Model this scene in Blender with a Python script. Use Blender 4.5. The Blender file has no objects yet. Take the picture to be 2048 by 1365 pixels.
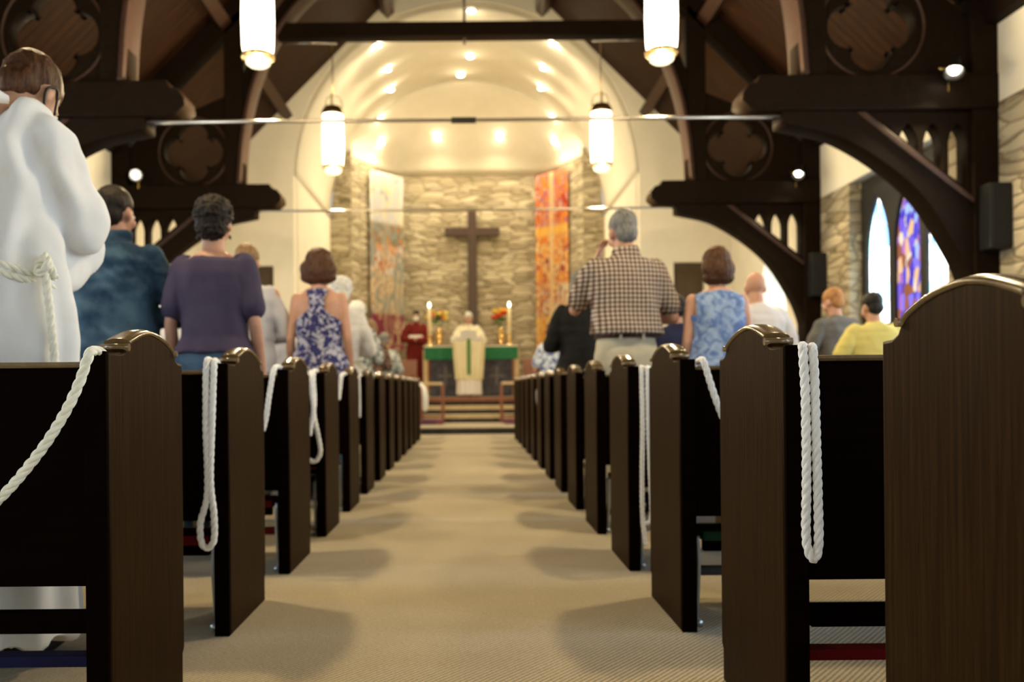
import bpy, bmesh, math, random
from mathutils import Vector, Matrix, noise
PI = math.pi
random.seed(7)
S = bpy.context.scene
COL = S.collection

# ------------------------------------------------------------------ camera, world, exposure
F, PX, PY, HC, ROLL = 1680.0, 941.0, 775.5, 0.8, 0.009
cd = bpy.data.cameras.new('camera'); cam = bpy.data.objects.new('camera', cd); COL.objects.link(cam)
cd.sensor_width = 36; cd.lens = F / 2048 * 36
cd.shift_x = (1024 - PX) / 2048; cd.shift_y = (PY - 682.5) / 2048
cd.dof.use_dof = True; cd.dof.focus_distance = 1.65; cd.dof.aperture_fstop = 3.1
cd.clip_start = 0.02
cam.matrix_world = Matrix.Translation((0, 0, HC)) @ Matrix.Rotation(PI / 2, 4, 'X') @ Matrix.Rotation(-ROLL, 4, 'Z')
S.camera = cam
w = bpy.data.worlds.new('world'); S.world = w; w.use_nodes = True
w.node_tree.nodes['Background'].inputs[0].default_value = (.75, .86, 1, 1)
w.node_tree.nodes['Background'].inputs[1].default_value = 1.0
S.view_settings.view_transform = 'Standard'; S.view_settings.look = 'None'
S.view_settings.gamma = 1; S.view_settings.use_curve_mapping = False
S.view_settings.exposure = 0.0
S.cycles.use_denoising = True
S.cycles.max_bounces = 6; S.cycles.diffuse_bounces = 4
S.cycles.sample_clamp_indirect = 6
W_PENDANT, W_DOWN, W_SPOT, W_DAY = 215, 88, 130, 4.6
WARM = (1, .77, .43)

def at(px, py, Y):
    xr, yr = px - PX, py - PY
    return Vector(((xr - ROLL * yr) * Y / F, Y, HC - (yr + ROLL * xr) * Y / F))

# ------------------------------------------------------------------ materials
def mat(name, color, rough=.6, spec=.4, metal=0, sheen=0):
    m = bpy.data.materials.new(name); m.use_nodes = True
    nt = m.node_tree; b = nt.nodes['Principled BSDF']
    b.inputs['Base Color'].default_value = (*color, 1)
    b.inputs['Roughness'].default_value = rough
    b.inputs['Specular IOR Level'].default_value = spec
    b.inputs['Metallic'].default_value = metal
    if sheen: b.inputs['Sheen Weight'].default_value = sheen
    return m, nt, b

def nd(nt, t, **kw):
    n = nt.nodes.new(t)
    for k, v in kw.items():
        if hasattr(n, k): setattr(n, k, v)
        else: n.inputs[k].default_value = v
    return n

def coords(nt, scale=(1, 1, 1), rot=(0, 0, 0), gen='Object'):
    tc = nd(nt, 'ShaderNodeTexCoord'); mp = nd(nt, 'ShaderNodeMapping')
    mp.inputs['Scale'].default_value = scale; mp.inputs['Rotation'].default_value = rot
    nt.links.new(tc.outputs[gen], mp.inputs['Vector'])
    return mp.outputs['Vector']

def ramp(nt, src, stops, interp='LINEAR'):
    r = nd(nt, 'ShaderNodeValToRGB'); cr = r.color_ramp; cr.interpolation = interp
    while len(cr.elements) > 1: cr.elements.remove(cr.elements[-1])
    cr.elements[0].position = stops[0][0]; cr.elements[0].color = (*stops[0][1], 1)
    for p, c in stops[1:]:
        e = cr.elements.new(p); e.color = (*c, 1)
    nt.links.new(src, r.inputs[0]); return r.outputs[0]

def bump(nt, b, src, strength=.3, dist=.01):
    bn = nd(nt, 'ShaderNodeBump'); bn.inputs['Strength'].default_value = strength
    bn.inputs['Distance'].default_value = dist
    nt.links.new(src, bn.inputs['Height']); nt.links.new(bn.outputs[0], b.inputs['Normal'])

def wood(name, c1, c2, rough, scale=(30, 30, 1.5), spec=.5, bs=.15):
    m, nt, b = mat(name, c1, rough, spec)
    v = coords(nt, scale)
    n = nd(nt, 'ShaderNodeTexNoise', Scale=1.6, Detail=6, Roughness=.65, Distortion=.4)
    nt.links.new(v, n.inputs['Vector'])
    nt.links.new(ramp(nt, n.outputs[0], [(.3, c1), (.7, c2)]), b.inputs['Base Color'])
    bump(nt, b, n.outputs[0], bs, .003); return m

def noisy(name, c1, c2, scale=5, rough=.8, spec=.2, bs=.1, detail=4, lo=.35, hi=.65, bdist=.01, sc=(1, 1, 1)):
    m, nt, b = mat(name, c1, rough, spec)
    v = coords(nt, sc)
    n = nd(nt, 'ShaderNodeTexNoise', Scale=scale, Detail=detail, Roughness=.6)
    nt.links.new(v, n.inputs['Vector'])
    nt.links.new(ramp(nt, n.outputs[0], [(lo, c1), (hi, c2)]), b.inputs['Base Color'])
    if bs: bump(nt, b, n.outputs[0], bs, bdist)
    return m

def emit(name, color, strength):
    m = bpy.data.materials.new(name); m.use_nodes = True; nt = m.node_tree
    nt.nodes.clear(); e = nd(nt, 'ShaderNodeEmission'); o = nd(nt, 'ShaderNodeOutputMaterial')
    e.inputs[0].default_value = (*color, 1); e.inputs[1].default_value = strength
    nt.links.new(e.outputs[0], o.inputs[0]); return m

def stone(name):
    m, nt, b = mat(name, (.5, .42, .28), .9, .15)
    v = coords(nt, (2.2, 2.2, 8.0))
    dn = nd(nt, 'ShaderNodeTexNoise', Scale=1.3, Detail=2)
    nt.links.new(v, dn.inputs['Vector'])
    mx = nd(nt, 'ShaderNodeVectorMath', operation='SCALE'); mx.inputs['Scale'].default_value = .55
    nt.links.new(dn.outputs['Color'], mx.inputs[0])
    ad = nd(nt, 'ShaderNodeVectorMath', operation='ADD')
    nt.links.new(v, ad.inputs[0]); nt.links.new(mx.outputs[0], ad.inputs[1])
    vo = nd(nt, 'ShaderNodeTexVoronoi', feature='DISTANCE_TO_EDGE', Scale=1.0, Randomness=.85)
    vc = nd(nt, 'ShaderNodeTexVoronoi', feature='F1', Scale=1.0, Randomness=.85)
    nt.links.new(ad.outputs[0], vo.inputs['Vector']); nt.links.new(ad.outputs[0], vc.inputs['Vector'])
    sep = nd(nt, 'ShaderNodeSeparateColor'); nt.links.new(vc.outputs['Color'], sep.inputs[0])
    c = ramp(nt, sep.outputs[0], [(0, (.25, .205, .13)), (.4, (.38, .32, .215)), (.75, (.50, .435, .31)), (1, (.31, .265, .19))])
    e = ramp(nt, vo.outputs['Distance'], [(0, (.40, .37, .32)), (.06, (1, 1, 1))])
    mm = nd(nt, 'ShaderNodeMix', data_type='RGBA', blend_type='MULTIPLY'); mm.inputs[0].default_value = 1
    nt.links.new(c, mm.inputs[6]); nt.links.new(e, mm.inputs[7])
    nt.links.new(mm.outputs[2], b.inputs['Base Color'])
    h = ramp(nt, vo.outputs['Distance'], [(0, (0, 0, 0)), (.18, (1, 1, 1))])
    n2 = nd(nt, 'ShaderNodeTexNoise', Scale=9, Detail=5); 
    h2 = nd(nt, 'ShaderNodeMix', data_type='RGBA', blend_type='MULTIPLY'); h2.inputs[0].default_value = .6
    nt.links.new(h, h2.inputs[6]); nt.links.new(n2.outputs[0], h2.inputs[7])
    bump(nt, b, h2.outputs[2], .7, .04); return m

M = {}
M['plaster'] = noisy('cream_plaster', (.80, .75, .62), (.84, .79, .66), 3, .9, .1, .05)
M['truss'] = wood('dark_truss_wood', (.0065, .0035, .0017), (.013, .007, .0035), .6, (14, 14, 14), .06)
M['rib'] = wood('rib_wood', (.024, .0085, .0045), (.048, .020, .010), .5, (14, 14, 14), .4)
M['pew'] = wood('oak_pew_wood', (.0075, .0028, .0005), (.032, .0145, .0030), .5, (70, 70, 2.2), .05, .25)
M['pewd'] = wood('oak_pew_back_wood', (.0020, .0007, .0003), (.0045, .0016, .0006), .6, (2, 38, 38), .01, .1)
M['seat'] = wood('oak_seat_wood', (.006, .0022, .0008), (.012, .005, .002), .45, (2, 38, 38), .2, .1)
M['cap'] = wood('oak_highlit_moulding_wood', (.08, .048, .018), (.17, .11, .045), .22, (10, 10, 3), .6, .05)  # lighter than the pew wood, painting highlights onto caps and top rails
M['stone'] = stone('coursed_limestone')
M['black'] = mat('black_plastic', (.006, .007, .008), .5)[0]
M['iron'] = mat('dark_iron', (.05, .045, .04), .35, .5, .8)[0]
M['steel'] = mat('rod_metal', (.55, .50, .42), .28, .5, 1)[0]
M['brass'] = mat('brass', (.80, .55, .22), .25, .5, 1)[0]
M['pewter'] = mat('kneeler_arm_metal', (.45, .52, .6), .3, .5, .6)[0]
def ceiling_mat():
    m, nt, b = mat('roof_planks', (.10, .045, .02), .6, .15)
    v = coords(nt, (1, 1, 1))
    br = nd(nt, 'ShaderNodeTexWave', wave_type='BANDS', bands_direction='Y', Scale=2.2, Distortion=0)
    nt.links.new(v, br.inputs['Vector'])
    n = nd(nt, 'ShaderNodeTexNoise', Scale=3, Detail=5); v2 = coords(nt, (1.2, 14, 1.2)); nt.links.new(v2, n.inputs['Vector'])
    c = ramp(nt, n.outputs[0], [(.3, (.012, .0035, .0006)), (.7, (.038, .013, .0028))])
    g = ramp(nt, br.outputs[0], [(0, (.25, .25, .25)), (.08, (1, 1, 1))])
    mm = nd(nt, 'ShaderNodeMix', data_type='RGBA', blend_type='MULTIPLY'); mm.inputs[0].default_value = 1
    nt.links.new(c, mm.inputs[6]); nt.links.new(g, mm.inputs[7]); nt.links.new(mm.outputs[2], b.inputs['Base Color'])
    bump(nt, b, g, .5, .01); return m
M['roof'] = ceiling_mat()
def carpet_mat():
    m, nt, b = mat('beige_carpet', (.42, .36, .25), .97, .05, sheen=.2)
    v = coords(nt, (1, 1, 1), (0, 0, .7))
    wv = nd(nt, 'ShaderNodeTexWave', wave_type='BANDS', bands_direction='X', Scale=22, Distortion=1.2)
    wv.inputs['Detail Scale'].default_value = 6
    nt.links.new(v, wv.inputs['Vector'])
    n = nd(nt, 'ShaderNodeTexNoise', Scale=110, Detail=3); nt.links.new(v, n.inputs['Vector'])
    n2 = nd(nt, 'ShaderNodeTexNoise', Scale=1.6, Detail=4); nt.links.new(v, n2.inputs['Vector'])
    a = nd(nt, 'ShaderNodeMix', data_type='RGBA', blend_type='MULTIPLY'); a.inputs[0].default_value = 1
    nt.links.new(ramp(nt, wv.outputs[0], [(.1, (.34, .29, .205)), (.6, (.66, .57, .41))]), a.inputs[6])
    nt.links.new(ramp(nt, n.outputs[0], [(.3, (.75, .75, .75)), (.7, (1, 1, 1))]), a.inputs[7])
    a2 = nd(nt, 'ShaderNodeMix', data_type='RGBA', blend_type='MULTIPLY'); a2.inputs[0].default_value = 1
    nt.links.new(a.outputs[2], a2.inputs[6])
    nt.links.new(ramp(nt, n2.outputs[0], [(.3, (.86, .86, .86)), (.7, (1, 1, 1))]), a2.inputs[7])
    nt.links.new(a2.outputs[2], b.inputs['Base Color'])
    bump(nt, b, wv.outputs[0], .5, .006); return m
M['carpet'] = carpet_mat()
M['rope'] = noisy('white_rope', (.82, .82, .82), (.92, .92, .92), 60, .8, .2, .3)
M['ropecream'] = noisy('cream_rope', (.80, .80, .70), (.92, .92, .82), 60, .8, .2, .3)
M['dark_step'] = noisy('dark_step_riser', (.018, .018, .022), (.035, .033, .036), 8)
M['nosing'] = noisy('tan_step_nosing', (.50, .40, .25), (.60, .48, .31), 12)
M['redwood'] = wood('red_oak_furniture', (.17, .055, .025), (.27, .10, .045), .35, (20, 20, 3))
M['glass'] = emit('pendant_glass', (1, .90, .68), 6.0)
M['lens'] = emit('pendant_lens', (1, .86, .55), 2.2)
M['bulb'] = emit('lamp_bulb', (1, .93, .75), 40)
M['flame'] = emit('candle_flame', (1, .85, .5), 12)

# ------------------------------------------------------------------ mesh helpers
def link_mesh(name, bm, m=None, parent=None, smooth=False):
    me = bpy.data.meshes.new(name)
    if isinstance(bm, bmesh.types.BMesh):
        bmesh.ops.recalc_face_normals(bm, faces=bm.faces); bm.to_mesh(me); bm.free()
    else: me = bm; me.name = name
    if smooth:
        for p in me.polygons: p.use_smooth = True
    if m: me.materials.clear(); me.materials.append(m)
    o = bpy.data.objects.new(name, me); COL.objects.link(o)
    if parent: o.parent = parent
    return o

def tag(o, label=None, cat=None, group=None, kind=None):
    if label: o['label'] = label
    if cat: o['category'] = cat
    if group: o['group'] = group
    if kind: o['kind'] = kind
    return o

def empty(name, loc=(0, 0, 0), rz=0, **k):
    o = bpy.data.objects.new(name, None); COL.objects.link(o)
    o.location = loc; o.rotation_euler = (0, 0, rz); o.empty_display_size = .1
    return tag(o, **k)

def box(bm, a, b, bev=0):
    a, b = Vector(a), Vector(b); c = (a + b) / 2; s = b - a
    r = bmesh.ops.create_cube(bm, size=1, matrix=Matrix.Translation(c) @ Matrix.Diagonal((*[abs(q) for q in s], 1)))
    if bev:
        es = list({e for v in r['verts'] for e in v.link_edges})
        bmesh.ops.bevel(bm, geom=es, offset=bev, segments=2, affect='EDGES', profile=.7)
    return bm

def boxes(*bs, bev=0):
    bm = bmesh.new()
    for a, b in bs: box(bm, a, b, bev)
    return bm

def tube(bm, pts, radii, n=12, cap=True):
    pts = [Vector(p) for p in pts]
    if not isinstance(radii, (list, tuple)): radii = [radii] * len(pts)
    rings = []; up = None
    for i, p in enumerate(pts):
        t = (pts[min(i + 1, len(pts) - 1)] - pts[max(i - 1, 0)]).normalized()
        if up is None: up = t.orthogonal().normalized()
        up = (up - t * up.dot(t))
        up = up.normalized() if up.length > 1e-6 else t.orthogonal().normalized()
        s = t.cross(up)
        rings.append([bm.verts.new(p + (up * math.cos(2 * PI * k / n) + s * math.sin(2 * PI * k / n)) * radii[i]) for k in range(n)])
    for a, b in zip(rings, rings[1:]):
        for k in range(n): bm.faces.new((a[k], a[(k + 1) % n], b[(k + 1) % n], b[k]))
    if cap:
        bm.faces.new(rings[0][::-1]); bm.faces.new(rings[-1])
    return bm

def lathe(bm, prof, c=(0, 0, 0), n=24):
    c = Vector(c); rings = []
    for r, z in prof:
        if r < 1e-5: rings.append([bm.verts.new(c + Vector((0, 0, z)))])
        else: rings.append([bm.verts.new(c + Vector((r * math.cos(2 * PI * k / n), r * math.sin(2 * PI * k / n), z))) for k in range(n)])
    for a, b in zip(rings, rings[1:]):
        for k in range(n):
            q = [a[k % len(a)], a[(k + 1) % len(a)], b[(k + 1) % len(b)], b[k % len(b)]]
            f = []
            for v in q:
                if v not in f: f.append(v)
            if len(f) > 2: bm.faces.new(f)
    return bm

def ell(bm, c, r, rot=None, sub=3):
    mtx = Matrix.Translation(Vector(c)) @ (rot.to_4x4() if rot else Matrix.Identity(4)) @ Matrix.Diagonal((r[0], r[1], r[2], 1))
    bmesh.ops.create_icosphere(bm, subdivisions=sub, radius=1, matrix=mtx); return bm

def catmull(pts, n=8):
    P = [Vector(p) for p in pts]; P = [2 * P[0] - P[1]] + P + [2 * P[-1] - P[-2]]; out = []
    for i in range(1, len(P) - 2):
        a, b, c, d = P[i - 1:i + 3]
        for k in range(n):
            t = k / n
            out.append(.5 * ((2 * b) + (c - a) * t + (2 * a - 5 * b + 4 * c - d) * t * t + (3 * b - a - 3 * c + d) * t ** 3))
    out.append(P[-2]); return out

def evaluated(o):
    bpy.context.view_layer.update()
    dg = bpy.context.evaluated_depsgraph_get()
    return bpy.data.meshes.new_from_object(o.evaluated_get(dg))

def plate(loops, depth, bevel=0):
    """2D outlines (x, z), first the outer one, the rest holes; extruded +-depth/2 along y."""
    cu = bpy.data.curves.new('tmp', 'CURVE'); cu.dimensions = '2D'; cu.fill_mode = 'BOTH'
    cu.extrude = depth / 2 - bevel; cu.bevel_depth = bevel; cu.bevel_resolution = 1
    if bevel: cu.offset = -bevel
    for lp in loops:
        sp = cu.splines.new('POLY'); sp.points.add(len(lp) - 1); sp.use_cyclic_u = True
        for p, (x, z) in zip(sp.points, lp): p.co = (x, z, 0, 1)
    o = bpy.data.objects.new('tmp', cu); COL.objects.link(o)
    me = evaluated(o); bpy.data.objects.remove(o)
    me.transform(Matrix.Rotation(PI / 2, 4, 'X'))
    return me

def remeshed(bm, voxel=.012, smooth=2):
    me = bpy.data.meshes.new('tmp'); bmesh.ops.recalc_face_normals(bm, faces=bm.faces); bm.to_mesh(me); bm.free()
    o = bpy.data.objects.new('tmp', me); COL.objects.link(o)
    r = o.modifiers.new('r', 'REMESH'); r.mode = 'VOXEL'; r.voxel_size = voxel
    if smooth:
        s = o.modifiers.new('s', 'SMOOTH'); s.iterations = smooth; s.factor = .5
    out = evaluated(o); bpy.data.objects.remove(o); bpy.data.meshes.remove(me)
    out.materials.clear()
    for p in out.polygons: p.use_smooth = True
    return out

def displace(me, fn):
    nrm = [v.normal.copy() for v in me.vertices]
    for v, n in zip(me.vertices, nrm): v.co += n * fn(v.co)
    me.update()

# ------------------------------------------------------------------ the room
CN = -.04
HW, BAY, YF = 4.8, 3.835, 15.3
def struct(name, bm, m, smooth=False): return tag(link_mesh(name, bm, m, None, smooth), kind='structure')
struct('floor', boxes(((-5.3, -4, -.1), (5.3, 14.4, 0))), M['carpet'])
def roof_z(x): return 9.27 - abs(x - CN)
bm = bmesh.new()
for s in (-1, 1):
    vs = [bm.verts.new((CN + s * 5.3, y, roof_z(CN + 5.3))) for y in (-4, YF + .3)] + [bm.verts.new((CN, y, 9.27)) for y in (YF + .3, -4)]
    vt = [bm.verts.new(v.co + Vector((0, 0, .15))) for v in vs]
    bm.faces.new(vs); bm.faces.new(vt)
    for k in range(4): bm.faces.new((vs[k], vs[(k + 1) % 4], vt[(k + 1) % 4], vt[k]))
struct('ceiling', bm, M['roof'])
# east wall: gable with the chancel arch and two doorways
def arc(cx, cz, r, a0, a1, n): return [(cx + r * math.cos(a0 + (a1 - a0) * k / n), cz + r * math.sin(a0 + (a1 - a0) * k / n)) for k in range(n + 1)]
outer = [(CN - 5.2, -.05), (CN + 5.2, -.05), (CN + 5.2, 4.1), (CN, 9.3), (CN - 5.2, 4.1)]
RA, ZA = 3.15, 4.7
arch = [(CN + RA, 0)] + arc(CN, ZA, RA, 0, PI, 48) + [(CN - RA, 0)]
doorR = [(3.72, .62), (4.28, .62), (4.28, 3.05), (3.72, 3.05)]
doorL = [(-4.22, .62), (-3.57, .62), (-3.57, 3.05), (-4.22, 3.05)]
o = struct('wall_front', plate([outer, arch, doorR, doorL], .3), M['plaster']); o.location = (0, YF + .15, 0)
M['door'] = wood('brown_door_wood', (.045, .026, .010), (.075, .045, .018), .5)
for n, lp in ((1, doorL), (2, doorR)):
    x0, x1 = lp[0][0], lp[1][0]
    o = struct('door_%d' % n, boxes(((x0, YF + .10, .62), (x1, YF + .16, 3.05)), ((x0 + .1, YF + .08, 1.7), (x1 - .1, YF + .1, 2.9)), ((x0 + .1, YF + .08, .8), (x1 - .1, YF + .1, 1.5)), bev=.006), M['door'])
# side walls, with openings for three light windows per bay
WB = [(0 + k * BAY, (k + 1) * BAY) for k in range(-1, 4)]     # bays
def side_wall(s, name):
    x0, x1 = (HW, HW + .4)
    def bx(y0, y1, z0, z1): return ((s * x0 + CN, y0, z0), (s * x1 + CN, y1, z1))
    up, st, pl = [], [], []
    up.append(bx(-4, YF + .3, 3.32, 4.05))
    for k, (a, b) in enumerate(WB):
        far = k == 4
        c = (a + b) / 2 - .15; h = 1.08
        if far: c, h = 13.3, .95
        tgt = pl if (far or s < 0) else st
        z1 = 3.32
        tgt.append(bx(max(a, -4), c - h, 0, z1)); tgt.append(bx(c + h, min(b, YF), 0, z1)); tgt.append(bx(c - h, c + h, 0, 1.05))
    struct(name, boxes(*(up + pl)), M['plaster'])
    if st:
        o = boxes(*st); ob = struct(name + '_stonework', o, M['stone'])
    struct('trim_%d' % (1 if s > 0 else 2), boxes(((s * (HW - .12) + CN, -4, 4.02), (s * (HW + .3) + CN, YF, 4.42))), M['truss'])
side_wall(1, 'wall_right'); side_wall(-1, 'wall_left')
struct('wall_back', boxes(((-5.3, -4.2, -.05), (5.3, -4, 9.3))), M['plaster'])

# windows: dark timber frame with three lancets of stained glass
def stained(name, cols, strength, scale=9, white=.0):
    m = bpy.data.materials.new(name); m.use_nodes = True; nt = m.node_tree; nt.nodes.clear()
    e = nd(nt, 'ShaderNodeEmission'); out = nd(nt, 'ShaderNodeOutputMaterial')
    v = coords(nt, (1, 1, .6))
    vo = nd(nt, 'ShaderNodeTexVoronoi', Scale=scale); nt.links.new(v, vo.inputs['Vector'])
    sp = nd(nt, 'ShaderNodeSeparateColor'); nt.links.new(vo.outputs['Color'], sp.inputs[0])
    c = ramp(nt, sp.outputs[0], [(i / len(cols), col) for i, col in enumerate(cols)], 'CONSTANT')
    ed = nd(nt, 'ShaderNodeTexVoronoi', feature='DISTANCE_TO_EDGE', Scale=scale); nt.links.new(v, ed.inputs['Vector'])
    g = ramp(nt, ed.outputs['Distance'], [(0, (.05, .05, .05)), (.03, (1, 1, 1))])
    mm = nd(nt, 'ShaderNodeMix', data_type='RGBA', blend_type='MULTIPLY'); mm.inputs[0].default_value = .8
    nt.links.new(c, mm.inputs[6]); nt.links.new(g, mm.inputs[7])
    nt.links.new(mm.outputs[2], e.inputs[0]); e.inputs[1].default_value = strength
    nt.links.new(e.outputs[0], out.inputs[0]); return m
CLEAR = [(.9, .98, 1), (.95, .97, 1), (.95, 1, 1), (.20, .42, .75), (1, 1, 1), (.85, .97, 1), (1, 1, .97), (.5, .85, .85)]
RICH = [(.20, .12, .75), (.09, .06, .55), (.35, .12, .06), (.9, .75, .6), (.25, .2, .9), (.5, .2, .5), (.10, .08, .65), (.9, .55, .3), (.4, .55, 1)]
M['clear_glass'] = stained('pale_stained_glass', CLEAR, W_DAY, 8)
M['fill_glass'] = stained('unseen_window_fill_glass', CLEAR, 18, 8)  # unseen bays only: glow raised beyond the visible panes to fill the nave
M['rich_glass'] = stained('blue_purple_stained_glass', RICH, 1.25, 11)
def lancet(cx, w_, z0, z1, n=10):
    """pointed arch outline"""
    h = w_ * 1.25; zs = z1 - h; L = []
    R_ = (h * h + w_ * w_ / 4) / w_
    L += [(cx - w_ / 2, z0), (cx + w_ / 2, z0)]
    a = math.atan2(h, R_ - w_ / 2)
    for k in range(n + 1):
        t = a * k / n; L.append((cx + w_ / 2 - R_ + R_ * math.cos(t), zs + R_ * math.sin(t)))
    for k in range(n - 1, -1, -1):
        t = a * k / n; L.append((cx - w_ / 2 + R_ - R_ * math.cos(t), zs + R_ * math.sin(t)))
    return L
wi = 0
for s in (1, -1):
    for k, (a, b) in enumerate(WB):
        if k == 4: continue
        c = (a + b) / 2 - .15; wi += 1
        rot = Matrix.Rotation(-PI / 2 if s > 0 else PI / 2, 4, 'Z')
        fr = plate([[(-1.08, 1.05), (1.08, 1.05), (1.08, 3.32), (-1.08, 3.32)]] + [lancet(q, .56, 1.15, 3.08) for q in (-.68, 0, .68)], .10, .01)
        fr.transform(rot); root = link_mesh('window_%d' % wi, fr, M['black']); root.location = (s * (HW + .2) + CN, c, 0)
        root['kind'] = 'structure'
        for q, mm in ((-.68, 'clear_glass' if k == 3 else 'fill_glass'), (0, 'rich_glass'), (.68, 'clear_glass' if k == 3 else 'fill_glass')):
            g = plate([lancet(q, .58, 1.14, 3.10)], .012); g.transform(rot)
            link_mesh('pane', g, M[mm], root)
            bar = plate([[(q - .28, 1.50), (q + .28, 1.50), (q + .28, 1.525), (q - .28, 1.525)]], .03); bar.transform(rot)
            link_mesh('glazing_bar', bar, M['black'], root)
# far bay windows: one broad arched light deep in the plaster
for s in (1, -1):
    wi += 1
    lp = lancet(0, 1.45, 1.1, 3.12)
    fr = plate([[(-.95, 1.05), (.95, 1.05), (.95, 3.32), (-.95, 3.32)], lp], .55); rot = Matrix.Rotation(-PI / 2 if s > 0 else PI / 2, 4, 'Z')
    fr.transform(rot); o = link_mesh('window_%d' % wi, fr, M['plaster']); o.location = (s * (HW + .285) + CN, 13.3, 0); o['kind'] = 'structure'
    g = plate([lancet(0, 1.5, 1.05, 3.16)], .012); g.transform(rot); g = link_mesh('pane', g, M['clear_glass'], o); g.location = (s * .24, 0, 0)

# purlins
for i, (x, z) in enumerate(((3.28, 5.80), (1.42, 7.66))):
    for s in (-1, 1):
        bm = bmesh.new()
        m4 = Matrix.Translation((CN + s * x, (YF - 4) / 2, z)) @ Matrix.Rotation(s * PI / 4, 4, 'Y') @ Matrix.Diagonal((.17, YF + 4, .2, 1))
        bmesh.ops.create_cube(bm, size=1, matrix=m4)
        struct('trim_%d' % (3 + 2 * i + (s > 0)), bm, M['rib'])

# ------------------------------------------------------------------ chancel
Y1, Y2, YP = YF + .3, 19.3, 21.1
struct('wall_chancel_left', boxes(((CN - RA - .25, Y1 - .05, 0), (CN - RA, Y2 + .3, ZA))), M['plaster'])
struct('wall_chancel_right', boxes(((CN + RA, Y1 - .05, 0), (CN + RA + .25, Y2 + .3, ZA))), M['plaster'])
bm = bmesh.new(); N = 48
ring = lambda y, r: [bm.verts.new((CN + r * math.cos(PI * k / N), y, ZA + r * math.sin(PI * k / N))) for k in range(N + 1)]
a, b = ring(YF + .02, RA), ring(Y2, RA)
for k in range(N): bm.faces.new((a[k], a[k + 1], b[k + 1], b[k]))
def FAN(t, s_):
    th = .541 + (PI - 2 * .541) * (1 - t)
    f = Vector((CN + RA * math.cos(th), Y2, ZA + RA * math.sin(th)))
    P = [(-2.70, Y2), (-1.88, YP), (1.95, YP), (2.62, Y2)]
    q = 0 if t < .27 else (1 if t < .73 else 2)
    u = (t / .27, (t - .27) / .46, (t - .73) / .27)[q]
    p = Vector((P[q][0] + (P[q + 1][0] - P[q][0]) * u, P[q][1] + (P[q + 1][1] - P[q][1]) * u, 6.1))
    r = f.lerp(p, s_); r.z += .18 * math.sin(PI * s_); return r
NT, NS = 40, 12
g = [[bm.verts.new(FAN(i / NT, j / NS)) for j in range(NS + 1)] for i in range(NT + 1)]
for i in range(NT):
    for j in range(NS): bm.faces.new((g[i][j], g[i + 1][j], g[i + 1][j + 1], g[i][j + 1]))
o = struct('ceiling_chancel', bm, M['plaster'], True)
sm = o.modifiers.new('thick', 'SOLIDIFY'); sm.thickness = .03; sm.offset = 1
def long_wall(name, p, q, z0, z1, th, m):
    p, q = Vector((*p, 0)), Vector((*q, 0)); d = q - p
    o = struct(name, boxes(((0, 0, z0), (d.length, th, z1))), m)
    o.location = p; o.rotation_euler = (0, 0, math.atan2(d.y, d.x)); return o
long_wall('wall_apse_left', (-2.70, Y2), (-1.86, YP + .02), .3, 6.14, .3, M['stone'])
long_wall('wall_apse_back', (-1.90, YP), (1.97, YP), .3, 6.14, .3, M['stone'])
long_wall('wall_apse_right', (1.93, YP + .02), (2.62, Y2), .3, 6.14, .3, M['stone'])
for nm, x0, x1, xe in (('wall_pier_left', CN - RA, -2.70, CN - RA), ('wall_pier_right', 2.62, CN + RA, CN + RA)):
    hi = lambda x: ZA + math.sqrt(max(.0, RA * RA - (x - CN) ** 2)) + .02
    xs = [x0 + (x1 - x0) * k / 6 for k in range(7)]
    o = struct(nm, plate([[(x0, .3), (x1, .3)] + [(x, min(hi(x), 6.3)) for x in reversed(xs)]], .3), M['stone']); o.location = (0, Y2 + .15, 0)
# platform and three steps
struct('floor_chancel', boxes(((-3.2, 14.4, 0), (3.2, 16.42, .114)), ((-3.2, 17.02, 0), (3.2, 21.4, .6)), ((-3.2, 18.9, .6), (3.2, 21.4, .75)), ((-5.2, 14.4, -.05), (-3.2, 15.3, .114)), ((3.2, 14.4, -.05), (5.2, 15.3, .114))), M['carpet'])
struct('trim_7', boxes(((-5.2, 14.385, 0), (5.2, 14.4, .10))), M['dark_step'])
t = empty('chancel_steps', (0, 16.4, .114), label='carpeted steps with tan nosings climbing to the altar platform', cat='steps')
for k in range(3):
    y, z = .3 * k, .162 * k
    r_ = link_mesh('riser', boxes(((-3.1, y, z), (3.1, y + .3, z + .155))), M['dark_step'], t)
    link_mesh('nosing', boxes(((-3.1, y - .02, z + .08), (3.1, y + .3, z + .163)), bev=.01), M['nosing'] if k < 2 else M['redwood'], t)

# ------------------------------------------------------------------ roof trusses
def arcpts(P, n=10): return [(p.x, p.z) for p in catmull([(a, 0, b) for a, b in P], n)]
def offset_line(L, d):
    out = []
    for i, (x, z) in enumerate(L):
        a = Vector(L[max(i - 1, 0)]); b = Vector(L[min(i + 1, len(L) - 1)]); t = (b - a).normalized()
        out.append((x - t.y * d, z + t.x * d))
    return out
def band(L, d): return L + offset_line(L, d)[::-1]
def circ(cx, cz, r, n=20): return arc(cx, cz, r, 0, 2 * PI, n)[:-1]
def quatre(cx, cz, R_=.20, off=.20):
    L = []
    for q in range(4):
        a = q * PI / 2
        for k in range(13):
            t = a - PI * .5 * 1.02 + PI * 1.02 * k / 12
            L.append((cx + off * math.cos(a) + R_ * math.cos(t), cz + off * math.sin(a) + R_ * math.sin(t)))
    return L
def part_plate(name, loops, depth, m, parent, s, y=0, bevel=.012):
    me = plate(loops, depth, bevel)
    if s < 0:
        me.transform(Matrix.Diagonal((-1, 1, 1, 1))); me.flip_normals()
    o = link_mesh(name, me, m, parent); o.location = (0, y, 0); return o
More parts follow.
